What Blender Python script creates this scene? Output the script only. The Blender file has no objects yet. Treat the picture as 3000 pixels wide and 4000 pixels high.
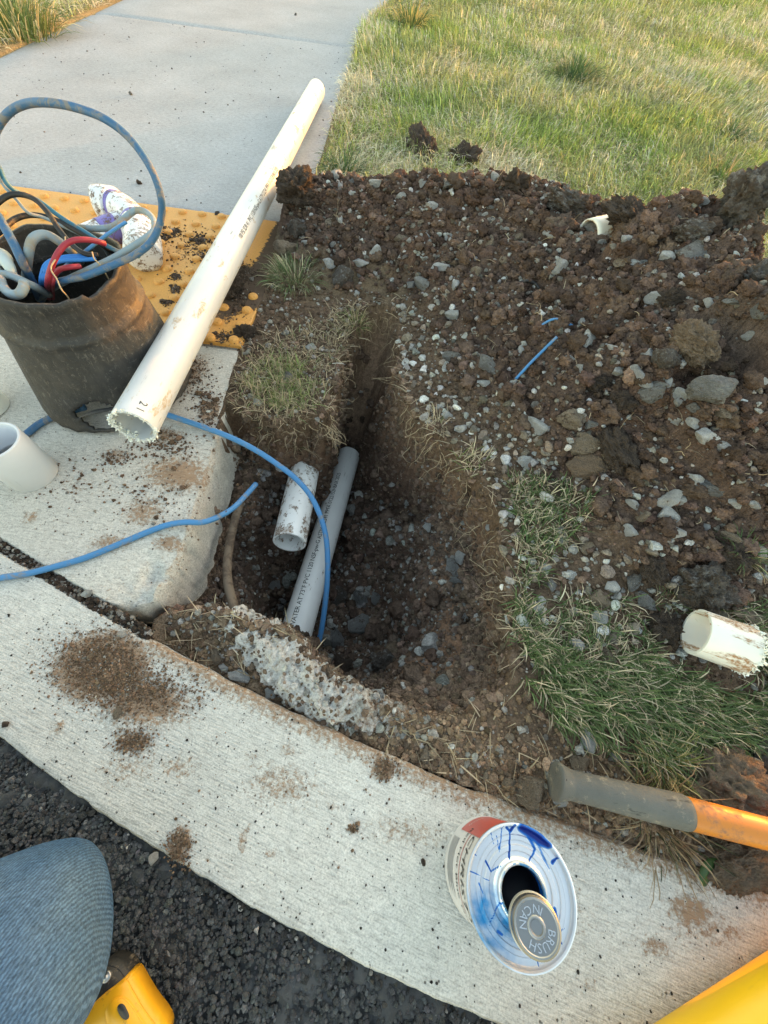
import bpy, bmesh, math, random
import numpy as np
from mathutils import Matrix, Vector, Quaternion, noise as mnoise

random.seed(7)
RNG = np.random.default_rng(11)
scene = bpy.context.scene
COL = scene.collection
R = math.radians

# ------------------------------------------------------------------ camera
CAM_H = 0.6316
PITCH, ROLL, FPX = R(60.703), R(7.646), 1500.0
cam_data = bpy.data.cameras.new('camera')
cam = bpy.data.objects.new('camera', cam_data)
COL.objects.link(cam)
cam_data.sensor_fit = 'VERTICAL'
cam_data.sensor_height = 24.0
cam_data.lens = 24.0 * FPX / 4000.0
cam_data.clip_start = 0.02
cam_data.clip_end = 400.0
cam.matrix_world = (Matrix.Translation((0, 0, CAM_H)) @ Matrix.Rotation(math.pi / 2 - PITCH, 4, 'X')
                    @ Matrix.Rotation(ROLL, 4, 'Z'))
scene.camera = cam
scene.render.resolution_x, scene.render.resolution_y = 768, 1024

# ------------------------------------------------------------------ sky and sun (low evening sun, place in open shade)
SUN_EL, SUN_AZ = R(2.7), R(47)        # azimuth measured from +X towards +Y
world = bpy.data.worlds.new('World')
scene.world = world
world.use_nodes = True
wn = world.node_tree
bg = wn.nodes['Background']
sky = wn.nodes.new('ShaderNodeTexSky')
sky.sky_type = 'NISHITA'
sky.sun_disc = False
sky.sun_elevation = SUN_EL
sky.sun_rotation = math.pi / 2 - SUN_AZ
sky.altitude = 100
sky.air_density = 1.0
sky.dust_density = 1.0
sky.ozone_density = 0.5
wn.links.new(sky.outputs[0], bg.inputs[0])
bg.inputs[1].default_value = 0.15

sun_data = bpy.data.lights.new('sun', 'SUN')
sun = bpy.data.objects.new('sun', sun_data)
COL.objects.link(sun)
sun_data.energy = 0.6
sun_data.angle = R(0.5)
sun_data.color = (1.0, 0.36, 0.06)
sd = Vector((math.cos(SUN_EL) * math.cos(SUN_AZ), math.cos(SUN_EL) * math.sin(SUN_AZ), math.sin(SUN_EL)))
sun.rotation_euler = sd.to_track_quat('Z', 'Y').to_euler()
sun.location = sd * 20

vs = scene.view_settings
vs.view_transform = 'Standard'
vs.look = 'None'
vs.gamma = 1.0
vs.use_curve_mapping = False
vs.exposure = 3.4
scene.cycles.use_denoising = True
scene.cycles.max_bounces = 6
scene.cycles.caustics_reflective = False
scene.cycles.caustics_refractive = False

# ------------------------------------------------------------------ helpers: places
def ray(u, v):
    x, y = u - 1500.0, v - 2000.0
    c, s = math.cos(ROLL), math.sin(ROLL)
    x0, y0 = c * x + s * y, -s * x + c * y
    return np.array([x0, math.cos(PITCH) * FPX - math.sin(PITCH) * y0, -math.sin(PITCH) * FPX - math.cos(PITCH) * y0])

def P(u, v, z=0.0):
    """the point at height z that the photograph shows at (u, v)"""
    r = ray(u, v)
    t = (z - CAM_H) / r[2]
    return np.array([r[0] * t, r[1] * t, z])

def PP(pts):
    return [P(*p) for p in pts]

# ------------------------------------------------------------------ helpers: noise on arrays
def _h(ix, iy, seed):
    n = (ix.astype(np.int64) * 374761393 + iy.astype(np.int64) * 668265263 + seed * 982451653) & 0xffffffff
    n = ((n ^ (n >> 13)) * 1274126177) & 0xffffffff
    n = ((n ^ (n >> 16)) * 2246822519) & 0xffffffff
    return ((n ^ (n >> 15)) & 0xffffff) / float(0xffffff)

def vnoise(x, y, seed=0):
    ix, iy = np.floor(x), np.floor(y)
    fx, fy = x - ix, y - iy
    fx, fy = fx * fx * (3 - 2 * fx), fy * fy * (3 - 2 * fy)
    a, b = _h(ix, iy, seed), _h(ix + 1, iy, seed)
    c, d = _h(ix, iy + 1, seed), _h(ix + 1, iy + 1, seed)
    return (a * (1 - fx) + b * fx) * (1 - fy) + (c * (1 - fx) + d * fx) * fy

def fbm(x, y, octv=4, seed=0):
    s, a, t = 0.0, 1.0, 0.0
    for i in range(octv):
        s = s + a * vnoise(x * 2 ** i + 17.3 * i, y * 2 ** i - 9.1 * i, seed + i)
        t += a
        a *= 0.5
    return s / t * 2 - 1

def worley(x, y, seed=0):
    ix, iy = np.floor(x), np.floor(y)
    best = np.full(np.shape(x), 9.0)
    cid = np.zeros(np.shape(x))
    for dx in (-1, 0, 1):
        for dy in (-1, 0, 1):
            cx, cy = ix + dx, iy + dy
            px, py = cx + _h(cx, cy, seed), cy + _h(cx, cy, seed + 5)
            d = np.hypot(px - x, py - y)
            m = d < best
            best = np.where(m, d, best)
            cid = np.where(m, _h(cx, cy, seed + 9), cid)
    return best, cid

def smooth(a, b, x):
    t = np.clip((x - a) / (b - a), 0, 1)
    return t * t * (3 - 2 * t)

def poly_sdf(px, py, poly):
    """negative inside"""
    n = len(poly)
    d = np.full(np.shape(px), 1e9)
    inside = np.zeros(np.shape(px), bool)
    for i in range(n):
        ax, ay = poly[i][0], poly[i][1]
        bx, by = poly[(i + 1) % n][0], poly[(i + 1) % n][1]
        ex, ey = bx - ax, by - ay
        wx, wy = px - ax, py - ay
        t = np.clip((wx * ex + wy * ey) / (ex * ex + ey * ey + 1e-12), 0, 1)
        d = np.minimum(d, np.hypot(wx - ex * t, wy - ey * t))
        c = ((ay <= py) & (by > py)) | ((by <= py) & (ay > py))
        xi = ax + (py - ay) / (ey if abs(ey) > 1e-12 else 1e-12) * ex
        inside ^= c & (px < xi)
    return np.where(inside, -d, d)

def blend_points(x, y, pts, sigma):
    num, den = 0.0, 1e-12
    for (a, b, z) in pts:
        w = np.exp(-((x - a) ** 2 + (y - b) ** 2) / (2 * sigma * sigma)) + 1e-9
        num = num + w * z
        den = den + w
    return num / den

# ------------------------------------------------------------------ helpers: objects
def mesh_obj(name, V, F, mat=None, parent=None, smooth_shade=True, col=None, attrs=None, link=True):
    me = bpy.data.meshes.new(name)
    V = np.asarray(V, dtype=np.float32)
    if isinstance(F, np.ndarray) and F.ndim == 2:
        k = F.shape[1]
        me.vertices.add(len(V))
        me.vertices.foreach_set('co', V.ravel())
        me.loops.add(F.size)
        me.loops.foreach_set('vertex_index', F.astype(np.int32).ravel())
        me.polygons.add(len(F))
        me.polygons.foreach_set('loop_start', np.arange(0, F.size, k, dtype=np.int32))
        me.polygons.foreach_set('loop_total', np.full(len(F), k, dtype=np.int32))
        me.update(calc_edges=True)
    else:
        me.from_pydata([tuple(v) for v in V], [], [tuple(int(i) for i in f) for f in F])
        me.update()
    me.polygons.foreach_set('use_smooth', np.full(len(me.polygons), bool(smooth_shade)))
    if col is not None:
        a = me.color_attributes.new('col', 'FLOAT_COLOR', 'POINT')
        c = np.ones((len(V), 4), np.float32)
        c[:, :3] = col
        a.data.foreach_set('color', c.ravel())
    for k, arr in (attrs or {}).items():
        a = me.attributes.new(k, 'FLOAT', 'POINT')
        a.data.foreach_set('value', np.asarray(arr, np.float32).ravel())
    for m in (mat if isinstance(mat, (list, tuple)) else [mat]):
        if m:
            me.materials.append(m)
    if not link:
        return me
    o = bpy.data.objects.new(name, me)
    COL.objects.link(o)
    if parent is not None:
        o.parent = parent
    return o

def empty(name, loc=(0, 0, 0), rot=None, matrix=None):
    o = bpy.data.objects.new(name, None)
    COL.objects.link(o)
    o.empty_display_size = 0.05
    if matrix is not None:
        o.matrix_world = matrix
    else:
        o.location = loc
        if rot:
            o.rotation_euler = rot
    return o

def tag(o, label=None, cat=None, group=None, kind=None):
    if label:
        o['label'] = label
    if cat:
        o['category'] = cat
    if group:
        o['group'] = group
    if kind:
        o['kind'] = kind
    return o

def catmull(pts, n=8, closed=False):
    p = [np.asarray(q, float) for q in pts]
    p = [2 * p[0] - p[1]] + p + [2 * p[-1] - p[-2]]
    out = []
    for i in range(1, len(p) - 2):
        a, b, c, d = p[i - 1], p[i], p[i + 1], p[i + 2]
        for k in range(n):
            t = k / n
            out.append(0.5 * ((2 * b) + (-a + c) * t + (2 * a - 5 * b + 4 * c - d) * t * t
                              + (-a + 3 * b - 3 * c + d) * t ** 3))
    out.append(p[-2])
    return np.array(out)

def tube_geo(path, rad, seg=10, cap=True, flat=1.0):
    path = np.asarray(path, float)
    n = len(path)
    rad = np.full(n, rad, float) if np.isscalar(rad) else np.asarray(rad, float)
    T = np.gradient(path, axis=0)
    T /= np.linalg.norm(T, axis=1)[:, None] + 1e-12
    ref = np.array([0, 0, 1.0]) if abs(T[0][2]) < 0.9 else np.array([1.0, 0, 0])
    nrm = np.cross(T[0], ref)
    nrm /= np.linalg.norm(nrm)
    V = []
    for i in range(n):
        nrm = nrm - T[i] * (nrm @ T[i])
        nrm /= np.linalg.norm(nrm)
        b = np.cross(T[i], nrm)
        for k in range(seg):
            a = 2 * math.pi * k / seg
            V.append(path[i] + rad[i] * (math.cos(a) * nrm + flat * math.sin(a) * b))
    F = []
    for i in range(n - 1):
        for k in range(seg):
            k2 = (k + 1) % seg
            F.append((i * seg + k, i * seg + k2, (i + 1) * seg + k2, (i + 1) * seg + k))
    if cap:
        F.append(tuple(range(seg - 1, -1, -1)))
        F.append(tuple((n - 1) * seg + k for k in range(seg)))
    return np.array(V), F

def tube(name, path, rad, mat, parent=None, seg=10, cap=True, flat=1.0):
    V, F = tube_geo(path, rad, seg, cap, flat)
    return mesh_obj(name, V, F, mat, parent)

def lathe_geo(prof, seg=48, close=False):
    """prof: list of (r, z)"""
    V, F = [], []
    n = len(prof)
    for (r, z) in prof:
        for k in range(seg):
            a = 2 * math.pi * k / seg
            V.append((r * math.cos(a), r * math.sin(a), z))
    m = n if close else n - 1
    for i in range(m):
        j = (i + 1) % n
        for k in range(seg):
            k2 = (k + 1) % seg
            F.append((i * seg + k, i * seg + k2, j * seg + k2, j * seg + k))
    return np.array(V), F

def lathe(name, prof, mat, parent=None, seg=48, close=False, smooth_shade=True):
    V, F = lathe_geo(prof, seg, close)
    return mesh_obj(name, V, F, mat, parent, smooth_shade)

def sharp(o, ang=35):
    """edges sharper than ang stay hard"""
    me = o.data
    bm = bmesh.new()
    bm.from_mesh(me)
    for e in bm.edges:
        if len(e.link_faces) == 2 and e.calc_face_angle(0) > R(ang):
            e.smooth = False
    bm.to_mesh(me)
    bm.free()
    return o

def frame_z(p0, p1, up=(0, 0, 1)):
    """matrix with origin p0, +Z towards p1 and +X as close to up as possible"""
    p0, p1, up = Vector(p0), Vector(p1), Vector(up)
    z = (p1 - p0).normalized()
    x = (up - z * up.dot(z)).normalized()
    y = z.cross(x)
    m = Matrix((x, y, z)).transposed().to_4x4()
    m.translation = p0
    return m

def text_geo(s, size=1.0, spacing=1.0, shear=0.0):
    cu = bpy.data.curves.new('lettering', 'FONT')
    cu.body = s
    cu.size = size
    cu.space_character = spacing
    cu.shear = shear
    cu.resolution_u = 2
    cu.align_x, cu.align_y = 'CENTER', 'CENTER'
    o = bpy.data.objects.new('lettering', cu)
    COL.objects.link(o)
    dg = bpy.context.evaluated_depsgraph_get()
    dg.update()
    ev = o.evaluated_get(dg)
    me = ev.to_mesh()
    V = np.array([tuple(v.co) for v in me.vertices])
    F = [tuple(p.vertices) for p in me.polygons]
    ev.to_mesh_clear()
    bpy.data.objects.remove(o)
    bpy.data.curves.remove(cu)
    return V, F

# ------------------------------------------------------------------ helpers: materials
class Mat:
    def __init__(self, name, rough=0.8, base=(0.5, 0.5, 0.5), metallic=0.0, spec=0.4):
        self.m = bpy.data.materials.new(name)
        self.m.use_nodes = True
        self.nt = self.m.node_tree
        self.b = self.nt.nodes['Principled BSDF']
        self.b.inputs['Roughness'].default_value = rough
        self.b.inputs['Base Color'].default_value = (*base, 1)
        self.b.inputs['Metallic'].default_value = metallic
        self.b.inputs['Specular IOR Level'].default_value = spec
        self._c = {}

    def n(self, t, **kw):
        nd = self.nt.nodes.new(t)
        for k, v in kw.items():
            setattr(nd, k, v)
        return nd

    def L(self, a, b):
        self.nt.links.new(a, b)

    def put(self, sock, v):
        if isinstance(v, bpy.types.NodeSocket):
            self.L(v, sock)
        elif isinstance(v, (tuple, list)):
            sock.default_value = (*v, 1) if len(v) == 3 and len(sock.default_value) == 4 else v
        else:
            sock.default_value = v

    def obj(self):
        if 'o' not in self._c:
            self._c['o'] = self.n('ShaderNodeTexCoord').outputs['Object']
        return self._c['o']

    def geo(self):
        if 'g' not in self._c:
            self._c['g'] = self.n('ShaderNodeNewGeometry').outputs['Position']
        return self._c['g']

    def map(self, vec, scale=(1, 1, 1), rot=(0, 0, 0), loc=(0, 0, 0)):
        m = self.n('ShaderNodeMapping')
        self.L(vec, m.inputs[0])
        m.inputs['Scale'].default_value = scale
        m.inputs['Rotation'].default_value = rot
        m.inputs['Location'].default_value = loc
        return m.outputs[0]

    def noise(self, scale, detail=4, rough=0.6, vec=None, dist=0.0, color=False):
        t = self.n('ShaderNodeTexNoise')
        self.L(vec if vec is not None else self.obj(), t.inputs['Vector'])
        t.inputs['Scale'].default_value = scale
        t.inputs['Detail'].default_value = detail
        t.inputs['Roughness'].default_value = rough
        t.inputs['Distortion'].default_value = dist
        return t.outputs['Color' if color else 'Fac']

    def vor(self, scale, vec=None, feature='F1', out='Distance', rnd=1.0):
        t = self.n('ShaderNodeTexVoronoi', feature=feature)
        self.L(vec if vec is not None else self.obj(), t.inputs['Vector'])
        t.inputs['Scale'].default_value = scale
        t.inputs['Randomness'].default_value = rnd
        return t.outputs[out]

    def ramp(self, fac, stops, interp='LINEAR'):
        r = self.n('ShaderNodeValToRGB')
        r.color_ramp.interpolation = interp
        e = r.color_ramp.elements
        while len(e) < len(stops):
            e.new(0.5)
        for el, (p, c) in zip(e, stops):
            el.position = p
            el.color = (c, c, c, 1) if np.isscalar(c) else (*c, 1)
        self.L(fac, r.inputs[0])
        return r.outputs[0]

    def math(self, op, a, b=0.0, clamp=False):
        m = self.n('ShaderNodeMath', operation=op, use_clamp=clamp)
        self.put(m.inputs[0], a)
        self.put(m.inputs[1], b)
        return m.outputs[0]

    def mix(self, fac, a, b, blend='MIX'):
        m = self.n('ShaderNodeMix', data_type='RGBA', blend_type=blend)
        self.put(m.inputs[0], fac)
        self.put(m.inputs[6], a)
        self.put(m.inputs[7], b)
        return m.outputs[2]

    def attr(self, name, out='Color'):
        a = self.n('ShaderNodeAttribute', attribute_name=name)
        return a.outputs[out]

    def rand(self):
        return self.n('ShaderNodeObjectInfo').outputs['Random']

    def bump(self, h, strength=0.5, dist=0.002, prev=None):
        b = self.n('ShaderNodeBump')
        b.inputs['Strength'].default_value = strength
        b.inputs['Distance'].default_value = dist
        self.L(h, b.inputs['Height'])
        if prev is not None:
            self.L(prev, b.inputs['Normal'])
        return b.outputs[0]

    def out(self, color=None, normal=None, rough=None, metallic=None):
        if color is not None:
            self.put(self.b.inputs['Base Color'], color)
        if normal is not None:
            self.L(normal, self.b.inputs['Normal'])
        if rough is not None:
            self.put(self.b.inputs['Roughness'], rough)
        if metallic is not None:
            self.put(self.b.inputs['Metallic'], metallic)
        return self.m

def soil_material(name, fallback=None, speck=True):
    m = Mat(name, 0.95, spec=0.15)
    base = m.attr('col') if fallback is None else fallback
    n1 = m.noise(70, 6, 0.7)
    c = m.mix(1.0, base, m.ramp(n1, [(0.25, 0.55), (0.5, 1.0), (0.78, 1.55)]), 'MULTIPLY')
    n2 = m.noise(260, 3, 0.6)
    c = m.mix(1.0, c, m.ramp(n2, [(0.3, 0.7), (0.7, 1.25)]), 'MULTIPLY')
    if speck:
        v = m.vor(170)
        k = m.math('MULTIPLY', m.ramp(v, [(0.10, 1.0), (0.16, 0.0)]), m.ramp(m.noise(35, 2), [(0.55, 0.0), (0.62, 0.8)]))
        c = m.mix(k, c, (0.33, 0.30, 0.27))
    h = m.math('ADD', m.noise(120, 8, 0.75), m.math('MULTIPLY', m.vor(330), 0.5))
    return m.out(c, m.bump(h, 0.9, 0.006))

def concrete_material(name, base, broom=None, broom_scale=300.0, pits=0.5, stain_col=(0.30, 0.18, 0.10)):
    m = Mat(name, 0.9, spec=0.25)
    big = m.noise(3.5, 4, 0.6)
    c = m.mix(m.ramp(big, [(0.3, 0.0), (0.7, 1.0)]), tuple(x * 0.88 for x in base), tuple(min(1, x * 1.08) for x in base))
    fine = m.noise(420, 3, 0.7)
    c = m.mix(1.0, c, m.ramp(fine, [(0.30, 0.66), (0.5, 1.0), (0.72, 1.2)]), 'MULTIPLY')
    mott = m.noise(90, 5, 0.75)
    c = m.mix(1.0, c, m.ramp(mott, [(0.3, 0.84), (0.7, 1.1)]), 'MULTIPLY')
    v = m.vor(115)
    pm = m.math('MULTIPLY', m.ramp(v, [(0.10, 1.0), (0.19, 0.0)]), m.ramp(m.noise(26, 3), [(0.50, 0.0), (0.60, pits)]))
    c = m.mix(pm, c, (0.09, 0.085, 0.08))
    st = m.attr('stain', 'Fac')
    sn = m.noise(150, 6, 0.75)
    sm = m.math('ADD', st, m.math('MULTIPLY', m.math('SUBTRACT', sn, 0.5), 1.5))
    sm = m.math('MULTIPLY', m.ramp(sm, [(0.42, 0.0), (0.66, 1.0)]), m.ramp(st, [(0.02, 0.0), (0.2, 1.0)]))
    sc = m.mix(m.noise(60, 4), tuple(x * 0.7 for x in stain_col), tuple(x * 1.3 for x in stain_col))
    c = m.mix(m.math('MULTIPLY', sm, 0.88), c, sc)
    h = m.math('MULTIPLY', fine, 0.6)
    if broom:
        bv = m.map(m.map(m.obj(), (1, 1, 1), broom[1]), broom[0])
        bn = m.noise(broom_scale, 3, 0.6, bv)
        h = m.math('ADD', h, m.math('MULTIPLY', bn, broom[2]))
        c = m.mix(1.0, c, m.ramp(bn, [(0.36, 0.80), (0.5, 1.0), (0.7, 1.06)]), 'MULTIPLY')
    h = m.math('SUBTRACT', h, m.math('MULTIPLY', pm, 0.9))
    h = m.math('ADD', h, m.math('MULTIPLY', sm, 0.5))
    return m.out(c, m.bump(h, 0.7, 0.0025))

def plastic_material(name, base, rough=0.35, mud=0.0, mud_col=(0.12, 0.075, 0.045), scratch=0.3, mud_scale=28.0, spec=0.5,
                     stretch=(1, 1, 0.35), extra=None):
    m = Mat(name, rough, spec=spec)
    c = m.mix(m.ramp(m.noise(9, 4), [(0.35, 0.0), (0.7, 1.0)]), base, tuple(x * 0.9 for x in base))
    vs_ = m.map(m.obj(), stretch)
    if scratch:
        s = m.ramp(m.noise(140, 4, 0.7, m.map(m.obj(), (1, 1, 0.12))), [(0.62, 0.0), (0.70, scratch)])
        s = m.math('MULTIPLY', s, m.ramp(m.noise(14, 3), [(0.45, 0.0), (0.6, 1.0)]))
        c = m.mix(s, c, (0.16, 0.14, 0.12))
    rr = rough
    if extra:
        ek = m.ramp(m.noise(extra[1], 4, 0.6, vs_), [(extra[2], 0.0), (extra[2] + 0.04, 1.0)])
        c = m.mix(ek, c, extra[0])
    if mud > 0:
        a = m.noise(mud_scale, 7, 0.72, vs_)
        k = m.ramp(a, [(0.66 - 0.3 * mud, 0.0), (0.70 - 0.3 * mud, 1.0)])
        b = m.noise(210, 4, 0.7)
        k = m.math('MULTIPLY', k, m.ramp(b, [(0.34, 0.15), (0.56, 1.0)]))
        c = m.mix(k, c, m.mix(m.noise(45, 3), mud_col, tuple(x * 2.0 for x in mud_col)))
        rr = m.ramp(k, [(0.0, rough), (1.0, 0.95)])
        return m.out(c, m.bump(m.math('ADD', k, m.math('MULTIPLY', m.noise(300, 2), 0.2)), 0.35, 0.0015), rr)
    return m.out(c, m.bump(m.noise(220, 3), 0.1, 0.0006), rr)

MAT = {}
MAT['soil'] = soil_material('soil')
MAT['crumb'] = soil_material('soil_crumb', speck=False)

def stone_material(name, a, b, dirt=0.35, vein=0.5):
    m = Mat(name, 0.85, spec=0.3)
    loc = m.n('ShaderNodeObjectInfo')
    off = m.n('ShaderNodeVectorMath', operation='ADD')
    m.L(m.obj(), off.inputs[0])
    m.L(loc.outputs['Location'], off.inputs[1])
    vec = off.outputs[0]
    c = m.mix(loc.outputs['Random'], a, b)
    c = m.mix(1.0, c, m.ramp(m.noise(1.6, 5, 0.65, vec), [(0.25, 0.78), (0.55, 1.05), (0.8, 1.25)]), 'MULTIPLY')
    wv = m.ramp(m.noise(2.2, 6, 0.7, vec, 1.0), [(0.53, 0.0), (0.60, vein)])
    c = m.mix(wv, c, (0.80, 0.80, 0.79))
    c = m.mix(1.0, c, m.ramp(m.noise(11, 4, 0.7, vec), [(0.3, 0.72), (0.7, 1.16)]), 'MULTIPLY')
    d = m.ramp(m.noise(2.3, 7, 0.78, vec), [(0.62 - 0.35 * dirt, 0.0), (0.72 - 0.35 * dirt, 1.0)])
    c = m.mix(m.math('MULTIPLY', d, 0.92), c, m.mix(m.noise(9, 3, 0.6, vec), (0.095, 0.065, 0.048), (0.19, 0.135, 0.095)))
    h = m.math('ADD', m.noise(6, 10, 0.85, vec), m.math('MULTIPLY', m.vor(14, vec), -0.5))
    return m.out(c, m.bump(h, 1.0, 0.03))

MAT['stone_white'] = stone_material('pale_stone', (0.88, 0.88, 0.88), (0.64, 0.63, 0.62), 0.08, 0.6)
MAT['stone_gray'] = stone_material('gray_stone', (0.42, 0.415, 0.41), (0.27, 0.265, 0.26), 0.26, 0.25)
MAT['stone_tan'] = stone_material('tan_stone', (0.46, 0.37, 0.28), (0.34, 0.27, 0.20), 0.3, 0.1)
MAT['clod'] = stone_material('soil_clod', (0.145, 0.108, 0.085), (0.105, 0.078, 0.062), 0.2, 0.0)
MAT['clod_gray'] = stone_material('gray_clod', (0.22, 0.195, 0.175), (0.16, 0.14, 0.125), 0.4, 0.35)
MAT['clod_tan'] = stone_material('tan_clod', (0.36, 0.27, 0.195), (0.29, 0.21, 0.15), 0.1, 0.0)

# ================================================================== THE GROUND
PIT = [(-.365, .12), (-.30, .135), (-.22, .135), (-.13, .115), (-.06, .06), (-.01, .035), (.06, .03), (.15, .035), (.205, .06),
       (.238, .12), (.238, .20), (.232, .29), (.198, .41), (.145, .50), (.085, .56), (.024, .65), (-.008, .76), (-.03, .85),
       (-.025, .935), (-.075, .955), (-.132, .935), (-.152, .757), (-.146, .60), (-.146, .575), (-.18, .56), (-.24, .545),
       (-.30, .55), (-.365, .56)]
PIT_Z = [(-.31, .44, -.15), (-.33, .36, -.22), (-.30, .30, -.25), (-.33, .20, -.17), (-.28, .18, -.20), (-.22, .42, -.26),
         (-.2, .30, -.40), (-.16, .2, -.44), (-.1, .4, -.48), (-.1, .55, -.49), (-.09, .68, -.48), (-.085, .76, -.47), (-.085, .825, -.46), (-.05, .825, -.46), (-.12, .825, -.46),
         (-.08, .868, -.30), (-.08, .89, -.18), (-.08, .92, -.08), (-.08, .945, -.01), (-.04, .92, -.08), (-.12, .92, -.08), (-.04, .89, -.18), (-.12, .89, -.18), (-.05, .868, -.30), (-.11, .868, -.30), (0, .3, -.43), (-.03, .17, -.42), (.0, .10, -.36), (.05, .36, -.40), (.06, .2, -.36),
         (.10, .30, -.185), (.10, .22, -.18), (.09, .37, -.20), (.15, .24, -.155), (.2, .22, -.145), (.2, .30, -.15), (.15, .31, -.155), (.18, .36, -.15), (.17, .14, -.135), (.11, .12, -.17), (.035, .26, -.39), (.035, .34, -.41), (.03, .17, -.36), (-.2, .49, -.30), (-.25, .48, -.26), (-.31, .50, -.17),
         (.10, .05, -.08), (.2, .08, -.07), (.04, .06, -.20), (.12, .42, -.21), (.06, .48, -.30), (.0, .55, -.42), (.15, .40, -.16)]
PILE_PX = [(1120, 700, .06), (1200, 680, .12), (1350, 720, .11), (1500, 700, .13), (1700, 700, .145), (1900, 690, .165), (2100, 720, .175),
           (2250, 780, .18), (2400, 850, .18), (2600, 850, .22), (2750, 830, .24), (2880, 790, .265), (2990, 1030, .255), (3150, 1150, .22),
           (1150, 900, .05), (1250, 900, .08), (1400, 950, .08), (1700, 900, .11), (2000, 900, .145), (2300, 950, .18), (2600, 1000, .225),
           (2850, 1050, .26), (1050, 1080, .01), (1150, 1080, .015), (1300, 1150, .02), (1450, 1120, .03), (1700, 1100, .07),
           (2000, 1150, .11), (2300, 1200, .155), (2600, 1250, .205), (2900, 1300, .24), (3150, 1400, .22),
           (1650, 1280, .025), (1800, 1400, .05), (2100, 1450, .095), (2400, 1500, .135), (2700, 1550, .175), (2950, 1600, .19), (3200, 1700, .17),
           (1720, 1560, .012), (1900, 1700, .02), (2200, 1800, .065), (2500, 1850, .105), (2800, 1900, .13), (3000, 1950, .14),
           (1980, 1900, .003), (2150, 2000, .01), (2350, 2080, .035), (2600, 2150, .055), (2900, 2200, .07), (3150, 2250, .08),
           (2100, 2250, 0), (2300, 2250, .01), (2550, 2370, .006), (2750, 2350, .006), (2900, 2400, .0), (3000, 2480, .0), (2800, 2500, 0), (3050, 2550, 0)]
PILE_PTS = [(*P(*q)[:2], q[2]) for q in PILE_PX]
_ring = [(-.6, 1.0), (-.58, 1.2), (-.55, 1.75), (-.3, 1.75), (0, 1.75), (.3, 1.7), (.55, 1.6), (.75, 1.55), (.95, 1.45), (1.1, 1.25), (1.15, 1.0), (1.15, .75),
         (1.1, .5), (1.0, .3), (.9, .2), (.7, .15), (.5, .15), (.35, .12), (.26, .2), (.3, .0), (.6, .0), (-.02, .9), (-.1, 1.02), (-.2, .95), (-.25, .8),
         (.0, .75), (-.3, .65), (-.4, .75), (.1, .6), (-.35, .9), (-.16, .8), (-.45, 1.05)]
_ring += [(a, b) for a in (-.45, -.3, -.15, 0, .15) for b in (-.1, .03, .16, .29, .42, .55)] + [(a, b) for a in (.3, .45, .6, .75, .9, 1.05) for b in (-.2, -.08, .04)]
_ring += [(a, b) for a in (1.22, 1.36, 1.5) for b in (.1, .3, .5, .7, .9, 1.1, 1.3, 1.5, 1.7)] + [(a, b) for a in np.arange(-.6, 1.6, .14) for b in (1.82, 1.95, 2.08)]
PILE_PTS += [(a, b, 0.0) for a, b in _ring]
for (u_, v_, zc_) in [(1200, 670, .11), (1350, 700, .10), (1500, 690, .12), (1700, 690, .13), (1900, 680, .15), (2100, 700, .16), (2250, 745, .165), (2400, 830, .165), (2600, 840, .20), (2750, 810, .225), (2880, 775, .245), (2960, 880, .245), (3000, 995, .235), (3100, 1090, .22), (3200, 1180, .20)]:
    for dz_ in (.05, .10, .15):
        if zc_ - dz_ > -.02:
            q_ = P(u_, v_, zc_ - dz_)
            PILE_PTS.append((q_[0], q_[1], max(0.0, zc_ - dz_ - .035 - .3 * dz_)))

GU = np.polyfit([-.627, -.5, -.348, -.311, -.149, -.032, .118, .259, .392, .551], [.184, .148, .078, .064, .02, -.006, -.044, -.066, -.095, -.122], 2)
GL = np.polyfit([-.47, -.38, -.26, -.088, .025, .07, .186], [-.072, -.11, -.155, -.198, -.234, -.246, -.266], 2)

def _ext(poly, x, lo, hi):
    x = np.asarray(x, float)
    xc = np.clip(x, lo, hi)
    d = np.polyder(poly)
    return np.polyval(poly, xc) + (x - xc) * np.polyval(d, xc)

def y_up(x):
    return _ext(GU, x, -.65, .56)

def y_lo(x):
    return _ext(GL, x, -.5, .22)

SW_Y = [-1, .1, .25, .45, .64, .75, .9, 1.33, 1.70, 1.88, 2.19, 2.5, 2.885, 3.35, 3.755, 4.6, 5.5, 8]
SW_X = [-.345, -.345, -.335, -.352, -.378, -.388, -.392, -.398, -.402, -.408, -.433, -.455, -.474, -.513, -.527, -.47, -.38, .1]

def x_sw(y):
    return np.interp(y, SW_Y, SW_X)

# one sheet from the pit to the horizon: fine lines near the camera, coarse ones far out
gx = np.concatenate([[-150, -80, -40, -20, -10, -6, -4, -3.2, -2.8, -2.5, -2.35, -2.2, -2.1, -2.02, -1.96, -1.8, -1.4, -1.0, -.75, -.6, -.52],
                     np.arange(-.47, 1.30, .0048), np.arange(1.31, 2.4, .02), [2.5, 2.8, 3.2, 4, 5, 6.5, 9, 14, 22, 40, 80, 150]])
_gy = [-.17]
while _gy[-1] < 1.9:
    _gy.append(_gy[-1] + .0046 + .0028 * max(0, _gy[-1]))
gy = np.concatenate([[-150, -80, -40, -15, -6, -2, -1, -.5, -.25], _gy, np.arange(1.92, 3.2, .03), [3.3, 3.6, 4, 4.5, 5, 6, 7.5, 10, 15, 25, 45, 80, 150]])
GX, GY = np.meshgrid(gx, gy)

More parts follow.
